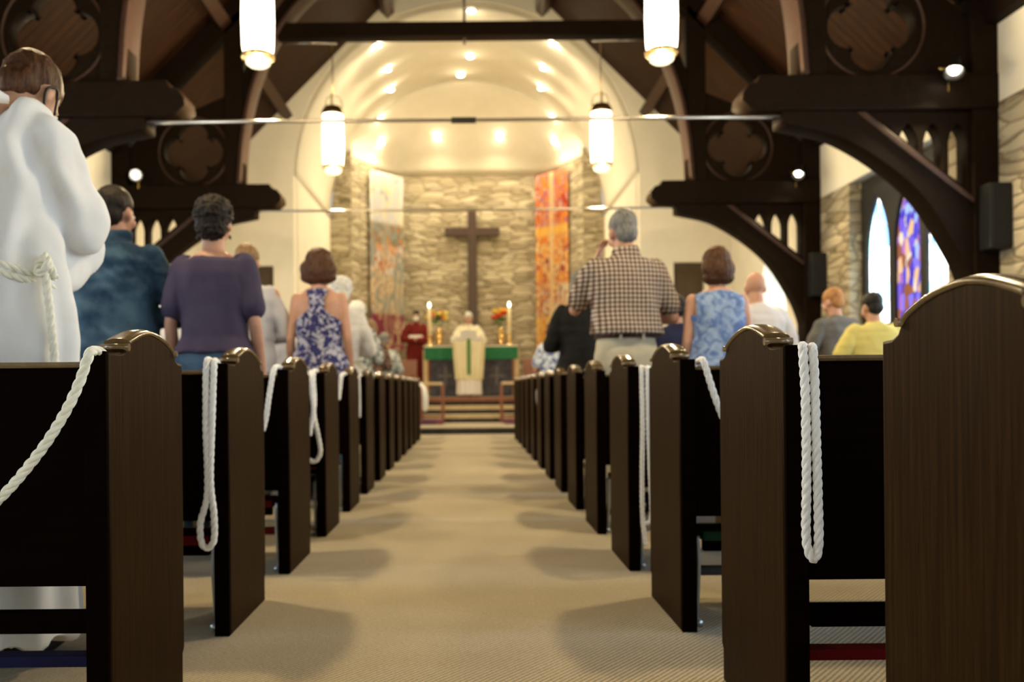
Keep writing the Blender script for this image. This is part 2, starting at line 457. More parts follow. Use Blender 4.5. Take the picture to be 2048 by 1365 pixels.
def truss(Y, label):
    root = empty('roof_truss', (CN, Y, 0), label=label, cat='roof truss')
    for s in (1, -1):
        beam = [(4.8, 3.26), (4.8, 3.58), (2.66, 3.58), (2.63, 3.52), (2.56, 3.505), (2.50, 3.43), (2.49, 3.35), (2.55, 3.30), (2.60, 3.26)]
        part_plate('hammer_beam', [beam], .30, M['truss'], root, s)
        part_plate('wall_post', [[(4.57, 0), (4.8, 0), (4.8, 3.26), (4.57, 3.26)]], .28, M['truss'], root, s)
        part_plate('wall_post', [[(4.57, 3.58), (4.8, 3.58), (4.8, 4.35), (4.57, 4.5)]], .28, M['truss'], root, s)
        low = arcpts([(2.86, 3.15), (3.42, 3.0), (4.04, 2.56), (4.42, 2.0), (4.57, 1.62), (4.62, 1.3)])
        upr = [(4.62, 2.35), (4.32, 2.62), (3.93, 2.95), (3.6, 3.2), (3.5, 3.26), (2.86, 3.26)]
        part_plate('curved_brace', [low + upr], .26, M['truss'], root, s)
        # spandrel above the brace with three lancets cut by the diagonal
        dia = lambda x: 3.02 - (x - 3.92) * .80
        outl = [(3.5, 3.26), (3.6, 3.2), (3.93, 2.95), (4.32, 2.62), (4.60, 2.37), (4.60, 3.26)]
        holes = []
        for x0, x1 in ((3.93, 4.10), (4.155, 4.325), (4.38, 4.55)):
            L = lancet((x0 + x1) / 2, x1 - x0, 0, 3.16, 8)
            L = [p for p in L if p[1] > 0]
            holes.append([(x0, max(dia(x0) + .035, 2.2)), (x1, dia(x1) + .035)] + [(px_, max(pz_, dia(px_) + .04)) for px_, pz_ in L])
        part_plate('lancet_panel', [outl] + holes, .16, M['truss'], root, s, 0, .006)
        part_plate('diagonal_rib', [[(3.60, 3.24), (4.57, 2.46), (4.57, 2.40), (3.52, 3.24)]], .30, M['rib'], root, s, 0, .006)
        part_plate('queen_post', [[(3.02, 3.58), (3.27, 3.58), (3.27, 5.75), (3.02, 6.0)]], .22, M['truss'], root, s)
        qp = part_plate('quatrefoil_panel', [[(3.26, 3.57), (4.6, 3.57), (4.6, 4.08), (4.3, 4.36), (3.26, 4.80)], quatre(3.70, 4.04)], .14, M['truss'], root, s, 0, .01)
        tb = bmesh.new(); L = [(s * (3.70 + .47 * math.cos(a_)), -.075, 4.04 + .47 * math.sin(a_)) for a_ in [2 * PI * k / 40 for k in range(41)]]
        tube(tb, L, .016, 6, False); link_mesh('moulding', tb, M['rib'], qp, True)
        raf = [(4.8, 4.47), (0, 9.27), (0, 8.87), (4.8, 4.07)]
        part_plate('rafter', [raf], .22, M['truss'], root, s)
        rib = arcpts([(3.04, 3.58), (2.99, 4.2), (2.86, 4.85), (2.62, 5.45), (2.22, 6.03), (1.6, 6.55), (.85, 6.95), (0, 7.25)])
        part_plate('arch_rib', [band(rib, -.055)], .34, M['rib'], root, s, 0, .01)
        part_plate('arch_web', [band(offset_line(rib[:46], -.05), -.17)], .16, M['truss'], root, s, 0, .01)
        tb = bmesh.new(); ell(tb, (s * 3.04, -.1, 3.20), (.03, .03, .035), None, 2); link_mesh('rod_nut', tb, M['steel'], root, True)
        tb = bmesh.new(); tube(tb, [(s * 1.75, 0, 5.53), (s * 2.45, 0, 5.545)], .014, 8); link_mesh('conduit', tb, M['steel'], root, True)
    c = [(-2.62, 5.58), (2.62, 5.58), (2.62, 5.78), (-2.62, 5.78)]
    link_mesh('collar_beam', plate([c], .2, .01), M['truss'], root)
    tb = bmesh.new(); tube(tb, [(0, 0, 5.5), (0, 0, 8.9)], .018, 8); link_mesh('king_rod', tb, M['iron'], root, True)
    tb = bmesh.new(); tube(tb, [(-3.04, -.1, 3.22), (-1.5, -.1, 3.215), (0, -.1, 3.21), (1.5, -.1, 3.215), (3.04, -.1, 3.22)], .016, 10)
    rod = link_mesh('tie_rod', tb, M['steel'], root, True)
    if Y < 9:
        tb = bmesh.new(); tube(tb, [(-.11, -.1, 3.21), (.11, -.1, 3.21)], .027, 6); link_mesh('turnbuckle', tb, M['iron'], rod)
truss(7.67, 'nearer dark timber roof truss with carved hammer beams and thick tie rod')
truss(11.5, 'farther dark timber roof truss with its whole collar beam in view')

# ------------------------------------------------------------------ lights of the place, with an added unseen pendant pair
def light(kind, loc, energy, color, parent=None, **kw):
    l = bpy.data.lights.new('light', kind); l.energy = energy; l.color = color
    for k, v in kw.items(): setattr(l, k, v)
    o = bpy.data.objects.new('light', l); COL.objects.link(o); o.location = loc
    if parent: o.parent = parent
    return o
def pendant(x, y, label):
    r = empty('pendant_light', (x, y, 3.74), label=label, cat='pendant light', group='cylinder pendants hung from the trusses')
    bm = bmesh.new(); lathe(bm, [(.132, .10), (.143, .2), (.149, .42), (.144, .70), (.136, .82)]); link_mesh('glass_cylinder', bm, M['glass'], r, True)
    bm = bmesh.new(); lathe(bm, [(.134, .115), (.147, .11), (.149, .085), (.132, .07), (.116, .068), (.112, .09)]); rg = link_mesh('bottom_ring', bm, M['brass'], r, True)
    bm = bmesh.new(); lathe(bm, [(.112, .08), (.108, .03), (.08, .008), (0, 0)]); link_mesh('lens', bm, M['lens'], r, True)
    bm = bmesh.new(); lathe(bm, [(.150, .80), (.155, .83), (.14, .88), (.11, .915), (.05, .93), (0, .935)]); link_mesh('cap', bm, M['brass'], r, True)
    for k in range(3):
        a = 2 * PI * k / 3 + .5; bm = bmesh.new()
        tube(bm, catmull([(.13 * math.cos(a), .13 * math.sin(a), .86), (.13 * math.cos(a), .13 * math.sin(a), .98), (.10 * math.cos(a), .10 * math.sin(a), 1.06), (0.01, 0, 1.08)], 5), .007, 6)
        link_mesh('bracket', bm, M['brass'], r, True)
    bm = bmesh.new(); tube(bm, [(0, 0, .9), (0, 0, 1.83)], .008, 6); link_mesh('stem', bm, M['brass'], r, True)
    light('POINT', (0, 0, -.25), W_PENDANT, WARM, r, shadow_soft_size=.09)
    return r
PX_ = 1.83
pendant(CN - PX_ - .04, 7.66, 'cylinder pendant nearer the viewer, left of the aisle, cut by the top edge')
pendant(CN + PX_ - .02, 7.66, 'cylinder pendant nearer the viewer, right of the aisle, cut by the top edge')
pendant(CN - PX_ + .02, 11.5, 'smaller whole cylinder pendant left of the big cross')
pendant(CN + PX_ + .03, 11.5, 'smaller whole cylinder pendant right of the big cross')
for sx in (-1, 1):  # unseen pendant pair, added to light the near pews and floor
    r = pendant(CN + sx * PX_, 3.83, 'unseen cylinder pendant added for light over the nearest %s pews' % ('left' if sx < 0 else 'right'))
DL = [(-1.68, 16.0), (-1.62, 17.3), (-1.66, 18.4), (1.68, 16.0), (1.62, 17.3), (1.66, 18.4), (.12, 15.63), (.10, 17.8), (-.12, 18.85)]
spots = [Vector((CN + x, y, ZA + math.sqrt(RA * RA - x * x))) for x, y in DL]
names = ['left row of the chancel vault, nearest', 'left row of the chancel vault, second', 'left row of the chancel vault, third',
         'right row of the chancel vault, nearest', 'right row of the chancel vault, second', 'right row of the chancel vault, third',
         'crown of the chancel vault, topmost', 'crown of the chancel vault, below the collar beam', 'crown of the chancel vault, farthest back',
         'left side of the apse ceiling, upper', 'left side of the apse ceiling, lowest', 'apse ceiling just left of the cross',
         'apse ceiling just right of the cross', 'right side of the apse ceiling, lowest', 'right side of the apse ceiling, upper']
FANL = [(.17, .17), (.18, .62), (.40, .62), (.60, .62), (.82, .62), (.83, .17)]
spots += [FAN(t, s_) for t, s_ in FANL]
for p, nm in zip(spots, names):
    r = empty('downlight', p, label='recessed bright downlight in the ' + nm if 'apse' not in nm[:5] else 'recessed bright downlight in the ' + nm, cat='ceiling light', group='downlights of the chancel ceiling')
    bm = bmesh.new(); lathe(bm, [(.075, -.015), (.105, -.02), (.11, -.035), (.08, -.045), (.072, -.02)]); link_mesh('trim_ring', bm, M['plaster'], r, True)
    bm = bmesh.new(); lathe(bm, [(.072, -.02), (.06, -.05), (.03, -.065), (0, -.07)]); link_mesh('bulb', bm, M['bulb'], r, True)
    inn = (Vector((CN, 17.8, 5.2)) - p).normalized() * (.28 if p.y > 19.3 else .10)
    light('SPOT', inn + Vector((0, 0, -.06)), W_DOWN * (.6 if abs(p.x) > 1.2 and p.y > 19.3 else 1), (1, .82, .52), r, spot_size=2.7, spot_blend=.6, shadow_soft_size=.07)
    light('POINT', inn + Vector((0, 0, -.08)), 2.5, (1, .82, .52), r, shadow_soft_size=.05)
def track_spot(x, y, z, aim, label, e=1.0):
    r = empty('spotlight', (x, y, z), label=label, cat='spotlight', group='spotlights on the hammer beams')
    d = (Vector(aim) - Vector((x, y, z))).normalized(); q = Vector((0, 0, -1)).rotation_difference(d).to_matrix().to_4x4()
    bm = bmesh.new(); lathe(bm, [(0, .16), (.035, .155), (.045, .1), (.05, .02), (.085, -.03), (.09, -.045), (.08, -.04), (.045, .0)]); bmesh.ops.transform(bm, matrix=Matrix.Translation((0, 0, .16)) @ q, verts=bm.verts); link_mesh('lamp_housing', bm, M['iron'], r, True)
    bm = bmesh.new(); ell(bm, (0, 0, -.01), (.042, .042, .03), None, 2); bmesh.ops.transform(bm, matrix=Matrix.Translation((0, 0, .16)) @ q, verts=bm.verts); link_mesh('bulb', bm, M['bulb'], r, True)
    bm = bmesh.new(); tube(bm, [(0, .10, 0), (0, .10, .12), (-.10, .06, .20), (-.055, 0, .17)], .009, 6); link_mesh('yoke', bm, M['brass'], r)
    l = light('SPOT', (Vector((0, 0, .16)) + d * .08), W_SPOT * e, WARM, r, spot_size=1.9, spot_blend=.6, shadow_soft_size=.04)
    l.rotation_euler = Vector((0, 0, -1)).rotation_difference(d).to_euler()
track_spot(4.30, 7.42, 3.41, (3.2, 6.0, .5), 'spotlight on the nearer right hammer beam, beside the quatrefoil')
track_spot(4.42, 11.25, 3.47, (3.2, 9.6, .5), 'spotlight on the farther right hammer beam', .6)
track_spot(-4.46, 11.25, 3.53, (-1.2, 5, .8), 'glaring spotlight on the farther left hammer beam', 1)

# speakers on the wall posts
for y, lab in ((7.45, 'tall black loudspeaker on the nearer right wall post'), (11.28, 'black loudspeaker on the farther right wall post')):
    r = empty('loudspeaker', (4.68, y, 1.98), label=lab, cat='loudspeaker', group='loudspeakers on the right wall posts')
    bm = boxes(((-.11, -.09, 0), (.11, .08, .58)), bev=.012); link_mesh('cabinet', bm, M['black'], r)
    bm = boxes(((-.095, -.10, .02), (.095, -.088, .56))); link_mesh('grille', bm, mat('speaker_grille', (.012, .013, .014), .8)[0], r)

# ------------------------------------------------------------------ pews
PD = .465
XR, XL = .678, -.785
def pew_profile():
    P = [(0, .0), (0, .884), (.068, .884), (.084, .888), (.092, .902), (.104, .909)]
    P += [(.13, .918), (.18, .932), (.222, .938), (.25, .938), (.30, .932), (.345, .921), (.385, .906), (.405, .893), (.414, .880), (.432, .872), (PD, .870), (PD, .10), (PD - .012, .085), (PD - .012, 0)]
    return P
def end_mesh(s):
    # profile in (y, z), extruded along x
    me = plate([pew_profile()], .052, .006); me.transform(Matrix.Rotation(PI / 2, 4, 'Z')); return me
END = end_mesh(1); END.name = 'end_panel'; END.materials.clear(); END.materials.append(M['pew'])
def cap_mesh():
    P = [p for p in pew_profile()[5:14]]
    bm = bmesh.new(); sec = [(-.028, -.004), (-.031, .001), (-.026, .006), (-.010, .010), (.010, .010), (.026, .006), (.031, .001), (.028, -.004)]
    pts = [Vector((0, a, b)) for a, b in P]; pts = catmull(pts, 4); rings = []
    for i, p in enumerate(pts):
        t = (pts[min(i + 1, len(pts) - 1)] - pts[max(i - 1, 0)]).normalized(); n = Vector((0, -t.z, t.y))
        rings.append([bm.verts.new(p + Vector((x, 0, 0)) + n * z) for x, z in sec])
    for a, b in zip(rings, rings[1:]):
        for k in range(len(sec)): bm.faces.new((a[k], a[(k + 1) % len(sec)], b[(k + 1) % len(sec)], b[k]))
    bm.faces.new(rings[0]); bm.faces.new(rings[-1])
    # rolled scroll at the rear step
    tube(bm, [(-.032, .095, .899), (.032, .095, .899)], .009, 10)
    tube(bm, [(-.034, .402, .896), (.034, .402, .896)], .007, 10)
    me = bpy.data.meshes.new('cap'); bmesh.ops.recalc_face_normals(bm, faces=bm.faces); bm.to_mesh(me); bm.free()
    for p in me.polygons: p.use_smooth = len(p.vertices) == 4
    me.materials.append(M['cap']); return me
CAP = cap_mesh()
def mesh_of(name, bm, m, smooth=False):
    me = bpy.data.meshes.new(name); bmesh.ops.recalc_face_normals(bm, faces=bm.faces); bm.to_mesh(me); bm.free(); me.materials.append(m)
    if smooth:
        for p in me.polygons: p.use_smooth = True
    return me
def inst(name, me, parent, loc=(0, 0, 0)):
    o = bpy.data.objects.new(name, me); COL.objects.link(o); o.parent = parent; o.location = loc; return o
LEN = 3.55
STILE = mesh_of('stile', boxes(((-.024, -.012, 0), (.024, .002, .886)), bev=.003), M['pewd'])
PLINTH = None
KC = {}
for nm, c in (('red', (.16, .003, .006)), ('blue', (.006, .008, .055)), ('green', (.018, .07, .04)), ('grey', (.07, .07, .09))):
    KC[nm] = noisy('kneeler_' + nm, c, tuple(q * .8 for q in c), 20, .8, .2, .2)
def pew_meshes(s):
    d = {}
    a, b = (.026, LEN) if s > 0 else (-LEN, -.026)
    bm = bmesh.new()   # reclined back with its inner side sloping
    vs = [(a, .015, .36), (a, .045, .36), (a, .045, .845), (a, .015, .845)]
    box(bm, (a, .015, .372), (b, .042, .852)); box(bm, (a, .012, .372), (b, .046, .41), .004)
    d['backrest'] = mesh_of('backrest', bm, M['pewd'])
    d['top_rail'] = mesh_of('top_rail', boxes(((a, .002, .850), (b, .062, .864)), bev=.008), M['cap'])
    d['seat'] = mesh_of('seat', boxes(((a, .04, .405), (b, .45, .435)), ((a, .41, .37), (b, .43, .405)), bev=.006), M['seat'])
    d['leg'] = mesh_of('leg', boxes(((-.02, .05, 0), (.02, .42, .405))), M['pewd'])
    k = bmesh.new(); box(k, (a + .06 * s if s > 0 else a, .13, .235), (b if s > 0 else b - .06, .16, .285)); d['rail'] = mesh_of('rail', k, M['pewd'])
    d['padhi'] = boxes(((a + .05, .10, .275), (b - .05, .30, .315)), bev=.01)
    d['padlo'] = boxes(((a + .05, .16, .135), (b - .05, .34, .172)), bev=.01)
    return d
PMS = {1: pew_meshes(1), -1: pew_meshes(-1)}
PADS = {}
def pad(s, hi, col):
    key = (s, hi, col)
    if key not in PADS:
        a, b = (.08, LEN - .05) if s > 0 else (-LEN + .05, -.08)
        PADS[key] = mesh_of('pad', boxes(((a, .12, .27), (b, .30, .305)), bev=.01) if hi else boxes(((a, .17, .142), (b, .22, .17)), bev=.008), KC[col])
    return PADS[key]
LEGK = mesh_of('bracket', boxes(((-.022, .145, .17), (.022, .165, .245)), bev=.002), M['cap'])
bm = bmesh.new(); tube(bm, catmull([(0, .06, .30), (0, .05, .20), (0, .07, .08), (0, .09, .02)], 5), .008, 8); box(bm, (-.012, .05, .0), (.012, .12, .02)); ARM = mesh_of('hinge_arm', bm, M['pewter'], True)
BOLT = mesh_of('dark', boxes(((0, 0, 0), (.01, .01, .01))), M['black'])
ords = ['nearest', 'second', 'third', 'fourth', 'fifth', 'sixth', 'seventh', 'eighth', 'ninth', 'tenth', 'eleventh', 'twelfth', 'thirteenth', 'last']
PY0, PSP = 1.825, .905
extra = {(-1, 0): 'one rope swagging off it', (-1, 1): 'long rope loop on it', (1, 0): 'doubled rope beside its end',
         (1, -1): 'largest, cut by the frame', (1, 2): 'two rope strands down it', (1, 1): 'slanting rope behind it', (-1, 3): 'curling rope loop on it'}
padcol = {(-1, 0): (0, 'blue'), (1, 0): (0, 'red'), (-1, 1): (1, 'red'), (1, 1): (1, 'green'), (-1, 2): (1, 'red'), (1, 2): (1, 'blue')}
for s in (-1, 1):
    X = XR + .026 if s > 0 else XL - .026
    first = -1 if s > 0 else 0
    for n in range(first, 13):
        i = n - first
        lab = 'dark oak %s pew, %s from the viewer' % ('right' if s > 0 else 'left', ords[i] if n < 12 else 'last')
        if (s, n) in extra: lab += ', ' + extra[(s, n)]
        r = empty('pew', (X, PY0 + PSP * n, 0), label=lab, cat='pew', group='pews on the %s' % ('right' if s > 0 else 'left'))
        d = PMS[s]
        for x in (0, s * (LEN + .03)):
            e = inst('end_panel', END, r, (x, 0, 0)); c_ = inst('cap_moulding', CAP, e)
        inst('stile', STILE, r)
        inst('backrest', d['backrest'], r); inst('top_rail', d['top_rail'], r); inst('seat', d['seat'], r)
        inst('leg', d['leg'], r, (s * LEN / 2, 0, 0))
        hi, col = padcol.get((s, n), (1, random.choice(['red', 'blue', 'green', 'grey'])))
        k = inst('kneeler', d['rail'], r)
        inst('pad', pad(s, hi, col), k)
        if n == 1 and s > 0: inst('pad', pad(s, 0, 'grey'), k)
        if n == 2 and s < 0: inst('pad', pad(s, 0, 'red'), k)
        for x in (.42, 1.8, 3.1): inst('bracket', LEGK, k, (s * x, 0, 0))
        if n > 0: inst('hinge_arm', ARM, k, (s * .045, 0, 0))

# ------------------------------------------------------------------ ropes
def rope(pts, R_, label, m='rope', n=10, parent=None, name='rope', twist=None):
    P = catmull(pts, n)
    # resample evenly
    L = [0]
    for a, b in zip(P, P[1:]): L.append(L[-1] + (b - a).length)
    step = R_ * .55; N = max(8, int(L[-1] / step)); Q = []; j = 0
    for i in range(N + 1):
        d = L[-1] * i / N
        while j < len(L) - 2 and L[j + 1] < d: j += 1
        Q.append(P[j].lerp(P[j + 1], (d - L[j]) / max(1e-9, L[j + 1] - L[j])))
    bm = bmesh.new(); up = None; frames = []
    for i, p in enumerate(Q):
        t = (Q[min(i + 1, N)] - Q[max(i - 1, 0)]).normalized()
        if up is None: up = t.orthogonal().normalized()
        up = (up - t * up.dot(t)).normalized(); frames.append((p, up.copy(), t.cross(up)))
    pitch = R_ * 6.5
    for k in range(3):
        path = []
        for i, (p, u, v) in enumerate(frames):
            a = 2 * PI * (k / 3 + (L[-1] * i / N) / pitch); path.append(p + (u * math.cos(a) + v * math.sin(a)) * R_ * .48)
        tube(bm, path, R_ * .56, 7)
    o = link_mesh(name, bm, M[m], parent, True)
    if label: tag(o, label, 'rope', 'white ropes for closing off the pews')
    return o
def A(L, Y): return [at(x, y, Y + (q[0] if q else 0)) for x, y, *q in L]
rope(A([(205, 706, .06), (186, 702, .02), (176, 716), (160, 762), (128, 830), (75, 910), (5, 992), (-80, 1062), (-190, 1110)], 1.775), .0112, 'single white rope swagging down to the left from the nearest left pew', 'ropecream')
rope(A([(427, 728, .10), (420, 722, .05), (413, 732, 0), (412, 850), (415, 985), (401, 1045), (403, 1085), (415, 1097), (428, 1080), (428, 1030), (421, 960), (424, 850), (428, 735), (432, 724, .05), (436, 730, .1)], 2.69), .0108, 'long white rope loop hanging on the second left pew')
rope(A([(560, 735, .09), (549, 738, .02), (541, 775), (533, 830), (526, 862)], 3.58), .0115, 'short slanting white rope on the third left pew')
rope(A([(634, 742, .1), (627, 748), (629, 800), (628, 830), (636, 870), (641, 902), (636, 918), (628, 924), (618, 920)], 4.48), .0125, 'curling white rope loop on the fourth left pew')
rope(A([(625, 745, .1), (621, 750), (624, 790), (627, 822), (622, 850), (620, 872)], 4.44), .0125, 'straight white rope strand behind the curling loop on the fourth left pew')
rope(A([(690, 748, .1), (683, 752), (680, 775), (677, 800)], 5.37), .014, 'short white rope end on the fifth left pew')
rope(A([(722, 750, .1), (718, 756), (719, 800), (719, 835)], 6.28), .011, 'thin white rope strand on the sixth left pew')
rope(A([(840, 768, .05), (846, 776, .02), (847, 785), (848, 800), (848, 818), (852, 820), (853, 800), (850, 780), (842, 770, .06)], 12.66), .026, 'small white rope bundle on the last left pew by the rail')
rope(A([(1614, 700, .10), (1606, 693, .05), (1606, 704, 0), (1611, 800), (1613, 950), (1612, 1060), (1616, 1100), (1627, 1120), (1636, 1100), (1637, 1040), (1633, 900), (1629, 760), (1626, 705), (1624, 694, .05), (1626, 702, .1)], 1.772), .0098, 'thick doubled white rope hung beside the large right pew end')
rope(A([(1396, 724, .1), (1403, 720, .04), (1409, 728), (1425, 780), (1443, 830), (1462, 876)], 2.69), .011, 'slanting white rope behind the second right pew end')
rope(A([(1290, 738, .1), (1284, 736, .04), (1283, 746), (1285, 850), (1284, 950), (1285, 1030), (1290, 1078), (1292, 1092)], 3.585), .0098, 'longest white rope strand hanging on the third visible right pew')
rope(A([(1300, 738, .1), (1295, 736, .04), (1295, 748), (1297, 850), (1300, 940), (1303, 1010), (1301, 1042), (1290, 1048)], 3.56), .0098, 'white rope strand curving back beside the longest strand')
rope(A([(1078, 778, .1), (1075, 782), (1075, 800), (1076, 812)], 8.95), .014, 'short white rope far down the right pews')

# ------------------------------------------------------------------ altar furniture
def bx_obj(name, bs, m, parent=None, bev=.004): return link_mesh(name, boxes(*bs, bev=bev), m, parent)
M['green'] = noisy('green_frontal_cloth', (.02, .14, .06), (.035, .19, .085), 20, .8)
M['linen'] = noisy('white_altar_linen', (.78, .75, .62), (.85, .82, .70), 15, .9)
M['frontal'] = noisy('dark_grey_frontal', (.045, .045, .06), (.09, .085, .10), 9, .9)
M['wicker'] = noisy('pale_wood_post', (.55, .42, .24), (.65, .50, .30), 15, .6)
AC = .02
r = empty('altar', (AC, 18.0, .6), label='stone-grey altar table with green superfrontal and white linen', cat='altar')
bx_obj('tabletop', [((-1.0, 0, 1.02), (1.0, .8, 1.09))], M['wicker'], r, .01)
bx_obj('base', [((-.88, .03, 0), (.88, .72, 1.02))], M['frontal'], r)
bx_obj('linen_cloth', [((-1.02, -.02, 1.07), (1.02, .82, 1.10))], M['linen'], r, .01)
bx_obj('green_frontal', [((-1.0, -.035, .80), (1.0, -.012, 1.07))], M['green'], r)
for x in (-.98, .98): bx_obj('leg', [((x - .05, -.005, 0), (x + .05, .1, 1.02))], M['wicker'], r)
for k, x in enumerate((-.55, .0, .55)):
    c = plate([[(x - .03, .25), (x + .03, .25), (x + .03, .42), (x + .16, .42), (x + .16, .48), (x + .03, .48), (x + .03, .66), (x - .03, .66), (x - .03, .48), (x - .16, .48), (x - .16, .42), (x - .03, .42)]], .02)
    o = link_mesh('cross_emblem', c, mat('pale_grey_thread', (.13, .12, .13), .8)[0], r); o.location = (0, .02, 0)
def candle(x, lab):
    r = empty('altar_candle', (x, 18.35, 1.70), label=lab, cat='candle', group='candles on the altar')
    bm = bmesh.new(); lathe(bm, [(0, 0), (.09, 0), (.08, .03), (.03, .06), (.022, .12), (.045, .15), (.025, .18), (.03, .22), (.05, .24), (.0, .24)]); link_mesh('candlestick', bm, M['brass'], r, True)
    bm = bmesh.new(); lathe(bm, [(0, .24), (.035, .24), (.035, .84), (0, .85)]); link_mesh('wax', bm, mat('candle_wax', (.8, .68, .42), .5)[0], r, True)
    bm = bmesh.new(); lathe(bm, [(0, .845), (.022, .88), (.026, .91), (.012, .95), (0, .97)]); link_mesh('flame', bm, M['flame'], r, True)
    light('POINT', (0, 0, .95), 2, WARM, r, shadow_soft_size=.02)
candle(-.885, 'lit candle on the left end of the altar'); candle(.86, 'lit candle on the right end of the altar')
r = tag(bx_obj('altar_shelf', [((-1.15, 20.35, .6), (1.15, 20.85, 1.80)), ((-1.2, 20.3, 1.78), (1.2, 20.88, 1.85))], M['redwood'], None, .01), 'dark wooden shelf behind the altar against the stone wall', 'shelf')
PET = [noisy('petal_%d' % i, c, tuple(q * .7 for q in c), 30) for i, c in enumerate([(.85, .55, .05), (.75, .18, .03), (.9, .75, .25), (.6, .05, .02)])]
LEAF = noisy('leaf_green', (.05, .12, .02), (.10, .2, .04), 12)
def bouquet(x, lab, seed):
    rn = random.Random(seed)
    r = empty('flower_vase', (x, 20.58, 1.85), label=lab, cat='flowers', group='flower vases behind the altar')
    r.scale = (1.22, 1.1, 1.28)
    bm = bmesh.new(); lathe(bm, [(0, 0), (.07, 0), (.05, .03), (.09, .12), (.08, .22), (.05, .27), (.08, .31), (.07, .30), (0, .2)]); link_mesh('vase', bm, M['brass'], r, True)
    bm = bmesh.new()
    for k in range(60):
        a, e = rn.random() * 2 * PI, rn.random() * 1.4; q = Matrix.Rotation(a, 3, 'Z') @ Matrix.Rotation(e, 3, 'Y'); p = q @ Vector((0, 0, rn.uniform(.1, .24)))
        ell(bm, Vector((0, 0, .36)) + p, (.016, .045, .006), q, 1)
    link_mesh('foliage', bm, LEAF, r)
    for k in range(16):
        a, e = rn.random() * 2 * PI, rn.random() * 1.25; p = Vector((0, 0, .42)) + Matrix.Rotation(a, 3, 'Z') @ (Matrix.Rotation(e, 3, 'Y') @ Vector((0, 0, rn.uniform(.14, .27))))
        bm = bmesh.new(); rr = rn.uniform(.03, .055)
        for j in range(9):
            b_ = 2 * PI * j / 9; ell(bm, p + Vector((math.cos(b_) * rr * .7, math.sin(b_) * rr * .5 - .01, math.sin(b_ * 2) * rr * .3)), (rr * .5, rr * .3, rr * .5), None, 1)
        ell(bm, p, (rr * .5,) * 3, None, 1); link_mesh('flower', bm, PET[rn.randrange(4)], r, True)
bouquet(-.76, 'vase of orange and yellow flowers left of the priest', 3); bouquet(.76, 'vase of orange and yellow flowers right of the priest', 4)
# wall cross
me = plate([[(-.11, 2.2), (.11, 2.2), (.11, 4.58), (.68, 4.58), (.68, 4.79), (.11, 4.79), (.11, 5.26), (-.11, 5.26), (-.11, 4.79), (-.68, 4.79), (-.68, 4.58), (-.11, 4.58)]], .12, .012)
o = link_mesh('wall_cross', me, wood('cross_wood', (.028, .012, .006), (.055, .025, .012), .45)); o.location = (.075, 20.98, 0)
tag(o, 'large plain wooden cross on the curved stone wall', 'cross')
# banners
def banner_mat(name, bands, sc):
    m, nt, b = mat(name, (.8, .5, .2), .9, .05)
    v = coords(nt, (1, 1, 1)); 
    sepv = nd(nt, 'ShaderNodeSeparateXYZ'); nt.links.new(v, sepv.inputs[0])
    mp = coords(nt, (4 * sc, 1, 1.5 * sc), (0, .35, 0))
    n = nd(nt, 'ShaderNodeTexNoise', Scale=1.0, Detail=1.6, Distortion=1.8); nt.links.new(mp, n.inputs['Vector'])
    hgt = nd(nt, 'ShaderNodeMapRange'); hgt.inputs['From Min'].default_value = 0; hgt.inputs['From Max'].default_value = 4.35
    nt.links.new(sepv.outputs['Z'], hgt.inputs['Value'])
    cur = None
    for z0, stops in bands:
        c = ramp(nt, n.outputs[0], [(.5 + (q - .48) * .75, cc) for q, cc in stops], 'CONSTANT' if len(stops) > 3 else 'LINEAR')
        if cur is None: cur = c; continue
        f = ramp(nt, hgt.outputs[0], [(z0 - .012, (0, 0, 0)), (z0 + .012, (1, 1, 1))])
        mm = nd(nt, 'ShaderNodeMix', data_type='RGBA'); nt.links.new(f, mm.inputs[0]); nt.links.new(cur, mm.inputs[6]); nt.links.new(c, mm.inputs[7]); cur = mm.outputs[2]
    # central pale streak
    ab = nd(nt, 'ShaderNodeMath', operation='ABSOLUTE'); nt.links.new(sepv.outputs['X'], ab.inputs[0])
    st = ramp(nt, ab.outputs[0], [(.03, (1, 1, 1)), (.10, (0, 0, 0))])
    n3 = nd(nt, 'ShaderNodeMath', operation='MULTIPLY'); n3.inputs[1].default_value = .75 if 'orange' in name else .2; nt.links.new(st, n3.inputs[0])
    mm = nd(nt, 'ShaderNodeMix', data_type='RGBA'); nt.links.new(n3.outputs[0], mm.inputs[0]); nt.links.new(cur, mm.inputs[6]); mm.inputs[7].default_value = (.85, .68, .38, 1)
    nt.links.new(mm.outputs[2], b.inputs['Base Color']); return m
W_, G_, OR, RD, CR, PU, TE, YE = (.72, .72, .74), (.4, .42, .38), (.80, .30, .07), (.5, .07, .04), (.80, .66, .45), (.30, .07, .12), (.15, .30, .24), (.88, .62, .18)
B1 = banner_mat('blue_grey_banner_cloth', [(0, [(.3, PU), (.42, (.42, .12, .12)), (.50, CR), (.56, (.4, .1, .12)), (.64, CR)]),
    (.2, [(.3, G_), (.40, CR), (.50, (.45, .30, .22)), (.54, CR), (.62, G_)]),
    (.42, [(.3, G_), (.42, CR), (.50, RD), (.55, CR), (.60, W_)]), (.56, [(.3, G_), (.42, OR), (.50, CR), (.56, RD), (.62, W_)]), (.58, [(.3, G_), (.44, TE), (.5, OR), (.56, TE), (.62, (.5, .5, .45))]),
    (.70, [(.3, W_), (.45, (.80, .80, .78)), (.52, (.85, .78, .5)), (.60, W_), (.68, (.35, .38, .5))])], 1)
